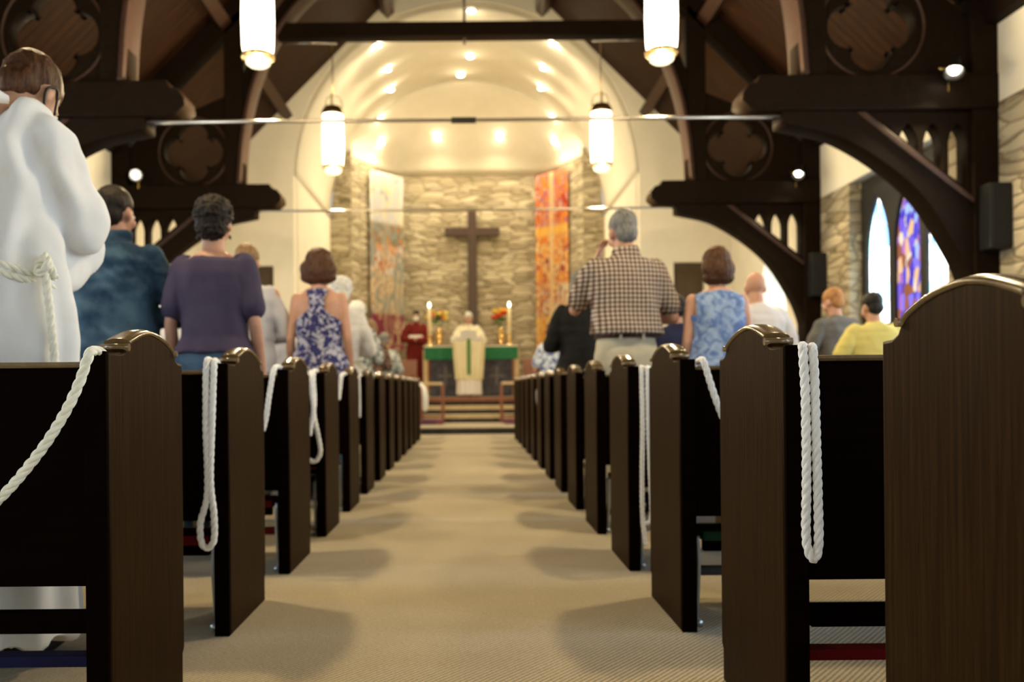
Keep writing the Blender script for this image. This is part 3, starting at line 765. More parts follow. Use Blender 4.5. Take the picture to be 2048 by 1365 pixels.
B2 = banner_mat('orange_red_banner_cloth', [(0, [(.3, YE), (.42, OR), (.5, YE), (.56, (.9, .5, .15)), (.60, CR)]), (.18, [(.3, CR), (.40, PU), (.46, OR), (.52, CR), (.58, RD), (.64, YE)]),
    (.36, [(.3, OR), (.42, YE), (.47, CR), (.52, RD), (.56, OR), (.62, PU)]), (.63, [(.3, YE), (.6, (.9, .5, .1))]), (.68, [(.3, OR), (.40, RD), (.46, CR), (.50, (.4, .1, .3)), (.56, OR), (.64, RD)])], 1.3)
def banner(p, q, z0, z1, m, lab):
    p, q = Vector((*p, 0)), Vector((*q, 0)); d = q - p; L = d.length
    r = empty('banner', (*((p + q) / 2).xy, z0), math.atan2(d.y, d.x), label=lab, cat='banner', group='tapestry banners beside the cross')
    bm = bmesh.new(); NX, NZ = 16, 60; h = z1 - z0
    V = [[bm.verts.new(((i / NX - .5) * L, .012 * math.sin(i * 1.3) * (1 - j / NZ) + .006 * math.sin(j * .4), h * j / NZ)) for j in range(NZ + 1)] for i in range(NX + 1)]
    for i in range(NX):
        for j in range(NZ): bm.faces.new((V[i][j], V[i + 1][j], V[i + 1][j + 1], V[i][j + 1]))
    bmesh.ops.solidify(bm, geom=bm.faces[:], thickness=.008)
    link_mesh('cloth', bm, m, r, True)
    bm = bmesh.new(); tube(bm, [(-L / 2 - .03, 0, h + .01), (L / 2 + .03, 0, h + .01)], .014, 8); link_mesh('hanging_rod', bm, M['iron'], r, True)
banner((-2.33, 19.85), (-1.62, 20.6), 1.72, 5.98, B1, 'tall abstract banner in white, green and red left of the cross')
banner((1.64, 20.6), (2.33, 19.85), 1.72, 5.98, B2, 'tall abstract banner in orange and red right of the cross')
# communion rail, kneeler cushions, side seats
for s, xp, lab in ((-1, -.53, 'left half of the red oak communion rail'), (1, .59, 'right half of the red oak communion rail')):
    r = empty('communion_rail', (0, 16.05, .114), label=lab, cat='rail', group='communion rails')
    xe = s * 3.0
    a, b = sorted((xp, xe))
    bx_obj('top_rail', [((a, -.05, .74), (b, .05, .79))], M['wicker'], r, .01)
    bx_obj('lower_rail', [((a, -.015, .12), (b, .015, .16))], M['redwood'], r)
    x = xp
    while abs(x) < 3.0:
        bx_obj('post', [((x - .03, -.03, 0), (x + .03, .03, .74))], M['redwood'], r); x += s * .40
M['cush'] = noisy('needlepoint_cushion', (.05, .045, .10), (.25, .08, .09), 14, .9)
for s, x0, lab in ((-1, -.52, 'long dark needlepoint cushion at the left communion rail'), (1, .62, 'long dark needlepoint cushion at the right communion rail')):
    a, b = sorted((x0, s * 2.9)); tag(bx_obj('kneeling_cushion', [((a, 15.55, .114), (b, 15.9, .215))], M['cush'], None, .03), lab, 'cushion', 'cushions at the communion rail')
for s, x0, lab in ((-1, -1.1, 'red-brown wooden chancel bench left of the altar'), (1, 1.08, 'red-brown wooden chancel bench right of the altar')):
    r = empty('chancel_bench', (x0, 17.35, .6), label=lab, cat='bench', group='benches beside the altar')
    a, b = sorted((0, s * .9))
    bx_obj('seat', [((a, 0, .40), (b, .42, .44))], M['redwood'], r, .01); bx_obj('backrest', [((a, -.03, .44), (b, 0, .78))], M['redwood'], r, .01)
    bx_obj('apron', [((a, 0, .30), (b, .03, .40))], M['redwood'], r)
    for x in (a + .04, b - .04):
        for y in (.0, .38): bx_obj('leg', [((x - .025, y, 0), (x + .025, y + .04, .40))], M['redwood'], r)

# ------------------------------------------------------------------ people
def skin_mat(name, c):
    m, nt, b = mat(name, c, .5, .35); b.inputs['Subsurface Weight'].default_value = .0
    n = nd(nt, 'ShaderNodeTexNoise', Scale=25, Detail=3); nt.links.new(coords(nt), n.inputs['Vector'])
    nt.links.new(ramp(nt, n.outputs[0], [(.3, tuple(q * .88 for q in c)), (.7, c)]), b.inputs['Base Color']); return m
SK = skin_mat('skin_fair', (.50, .29, .20)); SK2 = skin_mat('skin_tan', (.40, .26, .17)); SK3 = skin_mat('skin_pink', (.52, .28, .19))
def hair_mat(name, c1, c2): return noisy(name, c1, c2, 6, .5, .2, .6, 6, .35, .65, .012, (14, 14, 3))
HB = hair_mat('hair_dark_brown', (.006, .004, .003), (.024, .015, .010)); HBR = hair_mat('hair_brown', (.035, .013, .005), (.10, .042, .018))
HG = hair_mat('hair_grey', (.09, .09, .085), (.24, .235, .22)); HW_ = hair_mat('hair_white', (.55, .54, .50), (.8, .78, .72)); HGI = hair_mat('hair_ginger', (.28, .12, .04), (.50, .25, .10))
HLB = hair_mat('hair_light_brown', (.14, .08, .04), (.30, .18, .09)); HBK = hair_mat('hair_black', (.006, .006, .007), (.02, .018, .016))
EYE = mat('eye_white', (.7, .7, .7), .2)[0]
def capsule(bm, p0, r0, p1, r1):
    p0, p1 = Vector(p0), Vector(p1)
    tube(bm, [p0, p1], [r0, r1], 14); ell(bm, p0, (r0,) * 3, None, 2); ell(bm, p1, (r1,) * 3, None, 2)
def chain(bm, pts):
    for (p, r), (q, s_) in zip(pts, pts[1:]): capsule(bm, p, r, q, s_)
def loft(bm, rings, n=28, p=2.3):
    """rings: (z, rx, ry, yc)"""
    R_ = []
    for z, rx, ry, yc in rings:
        vs = []
        for k in range(n):
            t = 2 * PI * k / n; c, s_ = math.cos(t), math.sin(t)
            vs.append(bm.verts.new((rx * math.copysign(abs(c) ** (2 / p), c), yc + ry * math.copysign(abs(s_) ** (2 / p), s_), z)))
        R_.append(vs)
    for a, b in zip(R_, R_[1:]):
        for k in range(n): bm.faces.new((a[k], a[(k + 1) % n], b[(k + 1) % n], b[k]))
    bm.faces.new(R_[0][::-1]); bm.faces.new(R_[-1])
def hand(bm, w, d, nrm, side, curl=.35):
    w, d = Vector(w), Vector(d).normalized(); nrm = Vector(nrm); nrm = (nrm - d * nrm.dot(d)).normalized(); x = d.cross(nrm) * side
    q = Matrix((x, nrm, d)).transposed()
    ell(bm, w + d * .045, (.040, .016, .052), q, 2)
    for k, (off, ln) in enumerate(((.031, .072), (.011, .082), (-.010, .076), (-.029, .060))):
        p = w + d * .082 + x * off; dd = (d + x * off * 2).normalized(); r = .0085; c = 0
        for j, f in enumerate((.45, .3, .25)):
            c += curl * (.6 + .2 * k / 3 + j * .3); v = (dd * math.cos(c) + nrm * math.sin(c)).normalized(); e = p + v * ln * f; capsule(bm, p, r, e, r * .9); p = e; r *= .9
    p = w + d * .02 + x * .03; e = p + (d * .6 + x * .8 + nrm * .35).normalized() * .038; capsule(bm, p, .012, e, .0095); capsule(bm, e, .0095, e + (d * .85 + x * .35 + nrm * .35).normalized() * .034, .0078)
ARMS = {  # side +1: right; elbow, wrist, hand direction, palm normal
    'down': ((.226, -.03, 1.12), (.236, .06, .87), (0, .15, -1), (-1, 0, 0)),
    'front': ((.262, .0, 1.13), (.10, .24, 1.14), (-.5, .8, .2), (0, 0, 1)),
    'wide': ((.30, .0, 1.13), (.17, .22, 1.06), (-.5, .8, .1), (0, 0, 1)),
    'fold': ((.265, .04, 1.13), (.02, .19, 1.10), (-1, .1, 0), (0, -1, 0)),
    'pray': ((.25, .03, 1.15), (.03, .24, 1.24), (-.2, .2, 1), (-1, 0, 0)),
    'read': ((.27, .03, 1.16), (.13, .28, 1.26), (-.3, .7, .5), (-1, 0, .3)),
    'face': ((.235, .17, 1.19), (.125, .14, 1.46), (-.25, .05, 1), (-.8, -.5, 0)),
}
def person(px, ptop, Y, lab, top, bottom=None, skin=SK, hair=HB, style='short', female=False, yaw=0, tilt=.15, turn=0, armR='front', armL='front',
           sleeve='short', width=1, bulk=1, hem=.86, cut=None, voxel=.012, top_fn=None, robe=None, shoes=M['black'], height=None, facing=0, base=0, neck=1.49, mask=False, extra=None, lean=0, hx=0, hs=1, hz=0, hd=1):
    p = at(px, ptop, Y); Hh = (p.z - base) if height is None else height
    k = (Hh + .012) / 1.75
    root = empty('person', (p.x, Y, base), facing + yaw, label=lab, cat='person')
    root.scale = (k, k, k)
    ws = width * (.90 if female else 1.0)
    headm = Matrix.Translation((hx, 0, 1.50 + hz)) @ Matrix.Scale(hd, 4) @ Matrix.Rotation(-turn, 4, 'Z') @ Matrix.Rotation(-tilt, 4, 'X') @ Matrix.Translation((0, 0, -1.50))
    def H(v): return headm @ Vector(v)
    HR = headm.to_3x3()
    bm = bmesh.new()
    # head: skull, face, jaw, nose, brow, lips, ears
    ell(bm, H((0, -.012, 1.655)), (.073, .092, .092), HR); ell(bm, H((0, .025, 1.60)), (.060, .066, .085), HR); ell(bm, H((0, .045, 1.545)), (.040, .040, .032), HR, 2)
    ell(bm, H((0, .098, 1.602)), (.013, .020, .024), HR, 2); ell(bm, H((0, .093, 1.62)), (.009, .012, .03), HR, 2); ell(bm, H((0, .078, 1.645)), (.048, .014, .012), HR, 2)
    ell(bm, H((0, .086, 1.562)), (.024, .010, .009), HR, 2)
    for s in (-1, 1): ell(bm, H((s * .077, -.002, 1.612)), (.012, .020, .034), HR @ Matrix.Rotation(s * .35, 3, 'Z'), 2); ell(bm, H((s * .045, .066, 1.59)), (.022, .02, .02), HR, 2)
    capsule(bm, (0, -.012, 1.42), .062, H((0, -.005, 1.56)), .054)
    # torso
    wf = .86 if female else 1; hf = 1.06 if female else 1
    T = [(.80, .12 * hf, .10, 0), (.86, .172 * hf, .118, -.005), (.94, .172 * hf, .120, -.008), (1.05, .152 * wf, .104, 0), (1.16, .158 * wf, .108, 0), (1.28, .178 * ws, .114, 0), (1.37, .188 * ws, .104, -.005), (1.43, .156 * ws, .084, -.01), (1.475, .085, .064, -.012)]
    loft(bm, T)
    SH = .175 * ws
    arms = {}
    for s, kind in ((1, armR), (-1, armL)):
        e, w_, hd, pn = [Vector(q) for q in (kind if isinstance(kind, tuple) else ARMS[kind])]
        for v in (e, w_, hd, pn): v.x *= s
        for v in (e, w_): v.x = v.x * (ws if abs(v.x) > .2 else 1)
        arms[s] = (Vector((s * SH, -.005, 1.405)), e, w_)
        af = .86 if female else 1
        chain(bm, [(arms[s][0], .052 * af), (arms[s][0].lerp(e, .45), .046 * af), (e, .037 * af), (e.lerp(w_, .3), .039 * af), (w_, .026)])
        hand(bm, w_, hd, pn, s)
        x = .092; chain(bm, [((s * x, 0, .84), .084), ((s * x, .005, .50), .056), ((s * x, -.01, .38), .055), ((s * x, -.015, .09), .038)])
        ell(bm, (s * x, .05, .04), (.042, .11, .035), None, 2)
    for v in bm.verts: v.co.y += lean * max(0, v.co.z - .9)
    body = remeshed(bm, voxel * (.75 if armR == 'face' else 1), 1)
    link_mesh('body', body, skin, root)
    for s in (-1, 1):
        bm = bmesh.new(); ell(bm, H((s * .031, .083, 1.628)), (.012, .010, .010), HR, 2); ell(bm, H((s * .031, .092, 1.628)), (.005, .003, .005), HR, 1)
        for v in bm.verts: v.co.y += lean * .73
        link_mesh('eye', bm, EYE, root, True)
    L = lambda v: v + Vector((0, lean * max(0, v.z - .9), 0))
    # hair
    if style != 'bald':
        bm = bmesh.new()
        if style == 'short':
            ell(bm, H((0, -.022, 1.672)), (.081, .098, .088), HR); ell(bm, H((0, -.050, 1.61)), (.066, .058, .070), HR)
        elif style == 'curly':
            ell(bm, H((0, -.022, 1.675)), (.096, .108, .096), HR); ell(bm, H((0, -.050, 1.60)), (.078, .066, .075), HR)
        elif style == 'bob':
            ell(bm, H((0, -.020, 1.672)), (.088 * (1 + hs) / 2, .102, .094), HR); ell(bm, H((0, -.045, 1.60)), (.102 * hs, .078, .098), HR); ell(bm, H((0, -.040, 1.545)), (.100 * hs, .066, .055), HR)
        elif style == 'fringe':
            ell(bm, H((0, -.052, 1.60)), (.074, .055, .04), HR); 
        if style == 'bob':
            pass
        for v in bm.verts: v.co.y += lean * max(0, v.co.z - .9)
        me = remeshed(bm, .0075, 2); am = {'short': .004, 'curly': .011, 'bob': .004, 'fringe': .003}[style]
        fr = 34 if style == 'curly' else 20
        fz = 1 if style == 'curly' else .25
        displace(me, lambda c: am * 1.3 * noise.noise(Vector((c.x * fr * 2, c.y * fr * 2, c.z * fr * 2 * fz))) + am * .7 * noise.noise(c * 90))
        link_mesh('hair', me, hair, root)
    # garments
    if robe is None:
        bm = bmesh.new(); g_ = .014 * bulk
        b0 = max(hem, .80); kt = root
        TT = [(b0, .186 * hf * (.5 + .5 * bulk), .130 * bulk, -.002)] + [(z, rx + g_ + (bulk - 1) * .10 * math.exp(-((z - 1.02) / .18) ** 2), ry + g_ + (bulk - 1) * .12 * math.exp(-((z - 1.02) / .18) ** 2), yc) for z, rx, ry, yc in T if b0 + .03 < z < 1.45] + [(min(neck, 1.468), .108, .084, -.012)]
        loft(bm, TT)
        for s in (-1, 1):
            sh, e, w_ = arms[s]
            if sleeve == 'short': chain(bm, [(sh + Vector((-s * .02, 0, .0)), .066 * (.5 + .5 * bulk)), (sh.lerp(e, .72), .062 * (.5 + .5 * bulk))])
            elif sleeve == 'long': chain(bm, [(sh + Vector((-s * .02, 0, .0)), .066), (sh.lerp(e, .5), .062), (e, .053), (w_.lerp(e, .08), .040)])
            elif sleeve == 'none': ell(bm, sh + Vector((-s * .045, 0, .01)), (.045, .055, .035), None, 2)
        if sleeve != 'none' and neck > 1.47:   # collar
            tube(bm, [(0, -.014, 1.43), (0, -.008, neck)], [.092, .073], 20)
        for v in bm.verts: v.co.y += lean * max(0, v.co.z - .9)
        me = remeshed(bm, voxel, 2)
        sd = px * .013
        fn = top_fn or (lambda c: .010 * noise.noise(Vector((c.x * 9 + sd, c.y * 9, c.z * 6 + c.x * 10))) + .007 * noise.noise(Vector((c.x * 6, sd, c.z * 22))))
        displace(me, lambda c: max(-.006, fn(c)) + .005)
        if cut:
            b2 = bmesh.new(); b2.from_mesh(me); bmesh.ops.delete(b2, geom=[f for f in b2.faces if cut(f.calc_center_median())], context='FACES'); b2.to_mesh(me); b2.free()
        link_mesh('shirt', me, top, root)
        if bottom:
            bm = bmesh.new(); loft(bm, [(.80, .175 * hf, .125, 0), (.86, .184 * hf, .130, -.005), (.93, .182 * hf, .130, -.006), (1.0, .168 * hf, .118, -.004), (1.05, .160 * hf, .112, -.002)])
            for s in (-1, 1): chain(bm, [((s * .092, 0, .84), .098), ((s * .095, 0, .5), .078), ((s * .095, -.01, .08), .066)])
            me = remeshed(bm, .014, 2); displace(me, lambda c: .004 * noise.noise(Vector((c.x * 7, c.y * 7, c.z * 16)))); link_mesh('trousers', me, bottom, root)
            for s in (-1, 1):
                bm = bmesh.new(); ell(bm, (s * .092, .05, .04), (.05, .13, .042), None, 2); link_mesh('shoe', bm, shoes, root, True)
    else:
        robe(root, arms, lean)
    if mask:
        bm = bmesh.new(); ell(bm, H((0, .052, 1.575)), (.060, .062, .052), HR)
        me = remeshed(bm, .006, 1); link_mesh('face_mask', me, M['maskc'], root)
        for s in (-1, 1):
            bm = bmesh.new(); tube(bm, [H(q) for q in ((s * .058, .06, 1.60), (s * .078, .01, 1.645), (s * .082, -.02, 1.62), (s * .075, -.01, 1.585), (s * .056, .06, 1.56))], .003, 6); link_mesh('mask_strap', bm, M['maskc'], root, True)
    if extra: extra(root, H, HR, arms)
    ARMPOS[root.name] = arms
    return root
ARMPOS = {}
M['maskc'] = mat('white_mask', (.8, .82, .85), .8)[0]
def robe_maker(m, hem, flare, sleeve_r, folds=9, amp=.018, waist=1.0, sleeve_m=None, sh=1.0, ry=1.0, amp2=1.0, drape=False):
    def fn(root, arms, lean):
        bm = bmesh.new()
        loft(bm, [(hem, .22 * flare, .20 * flare * ry, 0), (.5, .205 * flare, .175 * flare * ry, 0), (.86, .192 * waist + .03, .155 * ry, 0), (1.05, .175 * waist + .012, .132 * ry, 0), (1.2, .20 * sh, .140, 0), (1.33, .212 * sh, .132, -.005), (1.42, .165 * sh, .10, -.01), (1.47, .088, .075, -.012)], 36, 2.1)
        for s in (-1, 1):
            sh_, e, w_ = arms[s]; out = Vector((s * .012, 0, 0))
            chain(bm, [(sh_ + Vector((-s * .02, 0, 0)), .076), (sh_.lerp(e, .5) + out, .080 * sleeve_r), (e + out, .078 * sleeve_r), (e.lerp(w_, .75) + Vector((0, 0, -.02)), .075 * sleeve_r)])
        if drape:
            for s in (-1, 1):
                sh_, e, w_ = arms[s]; m_ = e.lerp(w_, .45); ell(bm, m_ + Vector((0, -.03, -.06)), (.052, .10, .11))
        tube(bm, [(0, -.014, 1.43), (0, -.008, 1.50)], [.092, .076], 20)
        for v in bm.verts: v.co.y += lean * max(0, v.co.z - .9)
        me = remeshed(bm, .012, 3)
        def d(c):
            th = math.atan2(c.y, c.x); k = min(1, max(0, (1.12 - c.z) * 3))
            f = math.sin(th * folds + 2 * noise.noise(Vector((th * 2, c.z * 1.5, 3))))
            return amp * k * f + amp2 * (1 - k) * ((.004 * math.sin(c.x * 75 + 4 * noise.noise(Vector((c.x * 5, 1, c.z * 6)))) + .005 * noise.noise(Vector((c.x * 9, c.y * 9, c.z * 3 - abs(c.x) * 12))) if drape else .012 * noise.noise(Vector((c.x * 7, c.y * 7, c.z * 5 - abs(c.x) * 9)))) + .003 * noise.noise(c * 16) + .003)
        displace(me, d); link_mesh('robe', me, m, root)
    return fn
WHITE = noisy('white_alb_cloth', (.74, .76, .79), (.82, .84, .87), 4, .85, .1)
def alb(root, arms, lean):
    robe_maker(WHITE, .07, 1.0, 1.0, 10, .016, 1.0, sh=.84, amp2=2.9, drape=True)(root, arms, lean)
    for s in (-1, 1):
        bm = bmesh.new(); ell(bm, (s * .092, .05, .04), (.05, .13, .042), None, 2); link_mesh('shoe', bm, M['black'], root, True)
    # cincture
    pts = [(.195 * math.cos(a), .150 * math.sin(a), 1.085 - .14 * max(0, math.cos(a)) * .5) for a in [2 * PI * k / 20 for k in range(21)]]
    rope(pts, .011, None, 'ropecream', 6, root, 'cincture'); rope([(x * 1.0, y * 1.0, z - .021) for x, y, z in pts], .011, None, 'ropecream', 6, root, 'cincture')
    rope([(.20, -.065, 1.07), (.22, -.08, 1.045), (.20, -.085, 1.02), (.185, -.07, 1.04), (.21, -.075, 1.06), (.225, -.06, 1.01)], .011, None, 'ropecream', 6, root, 'cincture_knot')
    rope([(.21, -.075, 1.02), (.222, -.08, .93), (.235, -.08, .8), (.242, -.08, .6)], .011, None, 'ropecream', 8, root, 'cincture_end')
    bm = bmesh.new(); tube(bm, [(.0, -.142, 1.42), (0.0, -.150, 1.25), (0, -.140, 1.1)], .0025, 6); link_mesh('back_seam', bm, WHITE, root)
def ear_strap(root, H, HR, arms):
    bm = bmesh.new(); tube(bm, catmull([H(q) for q in ((.062, .06, 1.60), (.082, .01, 1.645), (.090, -.022, 1.62), (.082, -.015, 1.59), (.060, .05, 1.55))], 6), .0035, 6); link_mesh('mask_strap', bm, M['black'], root, True)
def denim(name, c1, c2): return noisy(name, c1, c2, 5, .85, .15, .25, 8, .4, .62, .01)
def pattern2(name, base, spot, scale, thr=.5, soft=.02, rough=.8):
    m, nt, b = mat(name, base, rough, .15); n = nd(nt, 'ShaderNodeTexNoise', Scale=scale, Detail=1.5, Distortion=1.2); nt.links.new(coords(nt), n.inputs['Vector'])
    nt.links.new(ramp(nt, n.outputs[0], [(thr - soft, base), (thr + soft, spot)]), b.inputs['Base Color']); return m
def plaid(name):
    m, nt, b = mat(name, (.5, .4, .35), .85, .1); v = coords(nt)
    outs = []
    for d in ('X', 'Z'):
        wv = nd(nt, 'ShaderNodeTexWave', wave_type='BANDS', bands_direction=d, Scale=12.5); nt.links.new(v, wv.inputs['Vector'])
        outs.append(ramp(nt, wv.outputs[0], [(.30, (.34, .26, .24)), (.52, (1, 1, 1))]))
    mm = nd(nt, 'ShaderNodeMix', data_type='RGBA', blend_type='MULTIPLY'); mm.inputs[0].default_value = 1
    nt.links.new(outs[0], mm.inputs[6]); nt.links.new(outs[1], mm.inputs[7])
    m2 = nd(nt, 'ShaderNodeMix', data_type='RGBA', blend_type='MULTIPLY'); m2.inputs[0].default_value = 1
    nt.links.new(mm.outputs[2], m2.inputs[6]); m2.inputs[7].default_value = (.52, .46, .39, 1)
    nt.links.new(m2.outputs[2], b.inputs['Base Color']); return m
DEN = denim('blue_denim_shirt', (.012, .032, .065), (.055, .11, .17)); PUR = noisy('purple_tee', (.045, .036, .072), (.062, .05, .095), 3)
JEAN = denim('jeans', (.025, .055, .10), (.08, .14, .21)); KHA = noisy('khaki', (.42, .38, .28), (.50, .46, .35), 6); NAVY = noisy('navy_cloth', (.015, .018, .05), (.02, .025, .07), 5)
def folds(a, fx, fz, sd): return lambda c: -a * .55 * abs(noise.noise(Vector((c.x * fx * .8, sd, c.z * fz * 1.3 + c.x * 14)))) +  a * noise.noise(Vector((c.x * fx + sd, c.y * 5, c.z * fz + c.x * 6))) + a * .5 * noise.noise(Vector((c.x * fx * 2, c.y * 9, c.z * fz * 2 + sd)))
# left side
person(-24, 97, 2.49, 'server in a white alb with rope cincture at the left edge', WHITE, hair=HBR, style='short', yaw=-.12, tilt=.72, turn=.12, hx=.06, hz=-.05, hd=.90, height=1.93, width=.78, armR=((.132, .14, 1.20), (.03, .29, 1.13), (-1, .3, 0), (0, 0, 1)), armL='front', robe=alb, extra=ear_strap, voxel=.010)
person(229, 380, 4.32, 'man in a rumpled blue denim shirt with dark hair', DEN, JEAN, SK3, HB, 'short', tilt=.1, turn=.25, armR='fold', armL='fold', sleeve='long', width=1.08, bulk=1.3, hem=.80, top_fn=folds(.022, 4, 11, 2), neck=1.525)
def white_mask_strap(root, H, HR, arms):
    bm = bmesh.new(); ell(bm, H((-.06, .04, 1.575)), (.016, .03, .035), HR, 2); link_mesh('face_mask', bm, M['maskc'], root, True)
    for s in (-1, 1):
        bm = bmesh.new(); lathe(bm, [(.0, .0), (.007, .006), (.005, .02), (0, .026)], H((s * .083, -.005, 1.545)), 8); link_mesh('earring', bm, M['iron'], root, True)
person(427, 404, 4.30, 'woman in a plum purple tee and jeans with short dark curls', PUR, JEAN, SK3, HB, 'curly', True, tilt=.1, armR='down', armL='down', sleeve='short', width=1.04, bulk=1.12, hem=.97, top_fn=folds(.014, 9, 3, 5), neck=1.45, extra=white_mask_strap)
person(493, 493, 6.13, 'man in a pale grey shirt behind the woman in purple', noisy('pale_grey_shirt', (.42, .42, .46), (.50, .50, .54), 4), KHA, SK3, HLB, 'short', armR='fold', armL='front', sleeve='long', bulk=1.1)
FLOR = pattern2('navy_floral_cloth', (.035, .035, .13), (.42, .42, .52), 26, .52)
def racer(c):
    if c.z < 1.24: return False
    lim = .055 + max(0, (c.z - 1.40)) * .4 + max(0, 1.34 - c.z) ** 2 * 12
    return c.y < .06 and abs(c.x) > lim
person(638, 503, 6.13, 'woman in a navy and white floral racerback top with a brown bob', FLOR, JEAN, SK3, HBR, 'bob', True, tilt=.12, armR='down', armL='down', sleeve='none', width=.98, bulk=1.12, hem=.82, hs=1.28, cut=racer, neck=1.46)
person(350, 536, 5.225, 'person in a white top showing between the denim and purple shirts', noisy('white_blouse', (.7, .68, .68), (.78, .76, .76), 4), KHA, SK3, HLB, 'bob', True, sleeve='long', bulk=1.2)
person(118, 560, 5.225, 'person in yellow behind the server in white', noisy('yellow_blouse', (.75, .65, .12), (.80, .72, .2), 4), noisy('teal_skirt', (.1, .42, .5), (.12, .5, .55), 4), SK3, HLB, 'short', True, sleeve='short', bulk=1.2, hem=.95)
person(546, 606, 7.03, 'person in a white lace top behind the man in pale grey', noisy('white_lace', (.62, .6, .58), (.78, .76, .74), 20), KHA, SK3, HW_, 'short', True, sleeve='long', bulk=1.15)
person(682, 560, 7.03, 'white-haired person behind the woman with the brown bob', noisy('white_shirt', (.6, .58, .56), (.7, .68, .66), 20), KHA, SK3, HW_, 'curly', True, sleeve='long')
BWP = pattern2('grey_patterned_blouse', (.10, .12, .12), (.50, .52, .48), 22, .5)
person(714, 608, 8.84, 'curly white-haired woman in a grey patterned blouse', BWP, NAVY, SK3, HW_, 'curly', True, sleeve='long', bulk=1.1)
person(741, 644, 10.66, 'brown-haired person in a brown patterned jacket', pattern2('brown_patterned_jacket', (.07, .035, .025), (.25, .16, .12), 25, .55), NAVY, SK3, HLB, 'bob', True, sleeve='long', bulk=1.15)
person(768, 668, 12.47, 'person in grey farthest along the left pews', BWP, NAVY, SK3, HG, 'short', sleeve='long')
# right side
PLD = plaid('brown_check_shirt')
def belt(root, H, HR, arms):
    bm = bmesh.new(); loft(bm, [(1.012, .182, .130, -.004), (1.045, .180, .128, -.004)]); b_ = link_mesh('belt', bm, mat('brown_leather', (.06, .025, .018), .4)[0], root, True)
    for x in (-.07, .06): link_mesh('belt_loop', boxes(((x - .006, -.143, 1.0), (x + .006, -.126, 1.055))), KHA, b_)
person(1249, 424, 5.22, 'tall man in a brown checked shirt and khaki trousers, hand to face', PLD, KHA, SK3, HG, 'short', tilt=.25, turn=-.15, yaw=.12, armR='front', armL='face', sleeve='short', width=1.08, bulk=1.25, hem=1.035, top_fn=folds(.014, 8, 5, 9), extra=belt, neck=1.53, voxel=.010)
TANK = pattern2('blue_batik_tank', (.10, .17, .40), (.28, .38, .58), 16, .5, .12)
person(1433, 500, 5.22, 'woman in a light blue sleeveless top with brown hair', TANK, NAVY, SK3, HBR, 'bob', True, tilt=.12, armR='down', armL='down', sleeve='none', width=1.02, bulk=1.35, hem=.82, hs=1.08, top_fn=folds(.014, 6, 9, 4), cut=lambda c: abs(c.x) > .158 and c.z > 1.30, neck=1.46)
person(1162, 546, 7.03, 'grey-haired person in a black jacket left of the checked shirt', noisy('black_jacket', (.006, .006, .006), (.01, .01, .01), 4), NAVY, SK3, HG, 'bob', True, armR='front', sleeve='long', bulk=1.3, width=1.12, tilt=.1)
ph1 = person(1106, 647, 9.75, 'brown-haired person in a blue and white floral blouse', pattern2('pale_blue_floral', (.12, .15, .33), (.55, .60, .66), 15, .48), NAVY, SK3, HBR, 'bob', True, sleeve='short', bulk=1.15)
person(1512, 546, 6.13, 'bald man in a white shirt right of the blue top', noisy('white_cotton_shirt', (.62, .60, .62), (.72, .70, .72), 3), KHA, SK3, HG, 'bald', sleeve='long', width=1.1, bulk=1.2, tilt=.2)
person(1352, 590, 6.13, 'person in navy half hidden between the checked shirt and blue top', NAVY, NAVY, SK3, HB, 'short', height=1.45, sleeve='short', bulk=1.2)
ph2 = person(1672, 579, 7.03, 'ginger-haired man in a charcoal grey shirt holding a phone', noisy('charcoal_shirt', (.10, .10, .10), (.14, .135, .13), 4), NAVY, SK3, HGI, 'short', tilt=.30, turn=-.3, yaw=.25, armR='wide', armL='wide', sleeve='long', bulk=1.05)
person(1748, 589, 6.13, 'dark-haired man in a yellow tee by the stained glass', noisy('yellow_tee', (.62, .54, .17), (.70, .62, .22), 3), NAVY, SK3, HBK, 'short', tilt=.25, turn=-.2, armR='wide', armL='wide', sleeve='short', width=1.1, bulk=1.35)
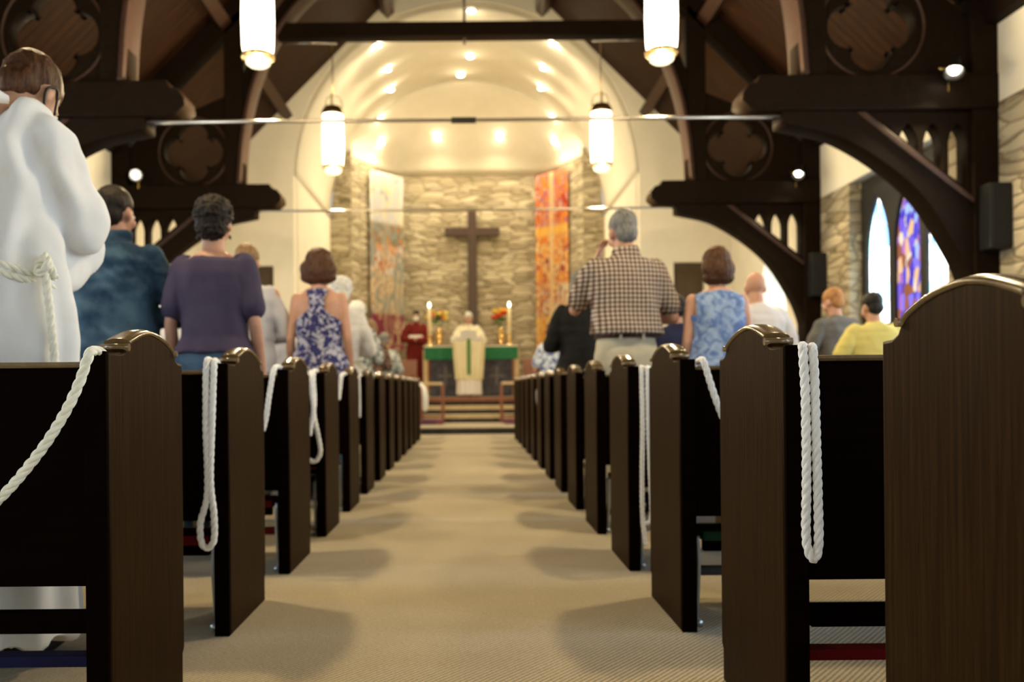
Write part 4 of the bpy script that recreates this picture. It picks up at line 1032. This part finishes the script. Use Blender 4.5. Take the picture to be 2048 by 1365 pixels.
# clergy
CRM = noisy('cream_chasuble', (.76, .68, .42), (.84, .76, .52), 3); GRN = noisy('green_orphrey', (.08, .20, .04), (.12, .26, .06), 10)
def chasuble(root, arms, lean):
    robe_maker(noisy('white_alb_hem', (.78, .74, .68), (.84, .80, .74), 4), .05, 1.15, 1.1, 10, .014)(root, arms, lean)
    bm = bmesh.new()
    loft(bm, [(.36, .27, .22, .02), (.6, .29, .235, .03), (.9, .31, .24, .04), (1.12, .33, .235, .05), (1.27, .29, .20, .04), (1.38, .22, .15, .01), (1.44, .15, .10, -.008), (1.475, .085, .075, -.01)], 36, 2.1)
    for s in (-1, 1):
        sh_, e, w_ = arms[s]; chain(bm, [(sh_, .075), (e, .095), (e.lerp(w_, .7), .085)])
    me = remeshed(bm, .014, 3)
    displace(me, lambda c: .014 * min(1, max(0, (1.35 - c.z) * 2)) * math.sin(math.atan2(c.y, c.x) * 11 + 1.5 * noise.noise(Vector((0, 0, c.z * 2)))))
    link_mesh('chasuble', me, CRM, root)
    bm = bmesh.new(); V = []
    for z, y in ((1.18, .305), (1.0, .305), (.8, .29), (.6, .285), (.46, .275)): V.append((z, y))
    for (z, y), (z2, y2) in zip(V, V[1:]):
        vs = [bm.verts.new(q) for q in ((-.035, y, z), (.035, y, z), (.035, y2, z2), (-.035, y2, z2))]; bm.faces.new(vs)
    bmesh.ops.remove_doubles(bm, verts=bm.verts, dist=.0001); bmesh.ops.solidify(bm, geom=bm.faces[:], thickness=.012); link_mesh('orphrey', bm, GRN, root)
pr = person(937, 626, 17.45, 'priest in a cream chasuble facing the people, reading from an open book', CRM, None, SK3, HW_, 'short', facing=PI, base=.6, tilt=.28, armR='read', armL='read', robe=chasuble, voxel=.011)
pz = .6
k_ = pr.scale[0]
r = empty('book', pr.matrix_basis @ Vector((0, .34, 1.27)), PI, label='open white book held up by the priest', cat='book')
PAPER = mat('paper_white', (.8, .78, .74), .8)[0]
for s in (-1, 1):
    bm = bmesh.new(); box(bm, (.0, -.004, -.13), (.17, .006, .13)); bmesh.ops.transform(bm, matrix=Matrix.Rotation(-.7, 4, 'X') @ Matrix.Rotation(.2, 4, 'Z'), verts=bm.verts)
    if s < 0: bmesh.ops.transform(bm, matrix=Matrix.Diagonal((-1, 1, 1, 1)), verts=bm.verts)
    link_mesh('page', bm, PAPER, r)
MAR = noisy('maroon_cassock', (.11, .008, .006), (.15, .013, .010), 5)
mr = person(832, 623, 19.1, 'masked server in a maroon cassock beside the altar', MAR, None, SK2, HB, 'short', facing=PI, base=.75, tilt=.1, armR='fold', armL='fold', robe=robe_maker(MAR, .05, 1.0, 1.1, 9, .012), mask=True)
def in_hand(root, side, off):
    return root.matrix_basis @ (ARMPOS[root.name][side][2] + Vector(off))
r = tag(bx_obj('booklet', [((-.15, -.01, -.03), (.15, .01, .03))], PAPER, None), 'pale booklet across the chest of the maroon server', 'booklet'); r.location = mr.matrix_basis @ Vector((0, .20, 1.17))
def phone(root, side, off, lab, col, st, rx=0):
    r = empty('phone', in_hand(root, side, off), label=lab, cat='phone')
    r.rotation_euler = (rx, 0, 0)
    bx_obj('phone_body', [((-.035, 0, -.07), (.035, .009, .07))], M['black'], r, .003); link_mesh('screen', boxes(((-.031, -.002, -.062), (.031, 0, .062))), emit('phone_screen', col, st), r)
phone(ph1, -1, (-.05, .06, .06), 'phone with a bright screen held in the right pews', (.8, .9, 1), 2.5)
phone(ph2, -1, (-.03, .06, .06), 'phone in the hand of the ginger-haired man', (.5, .7, 1), .8)
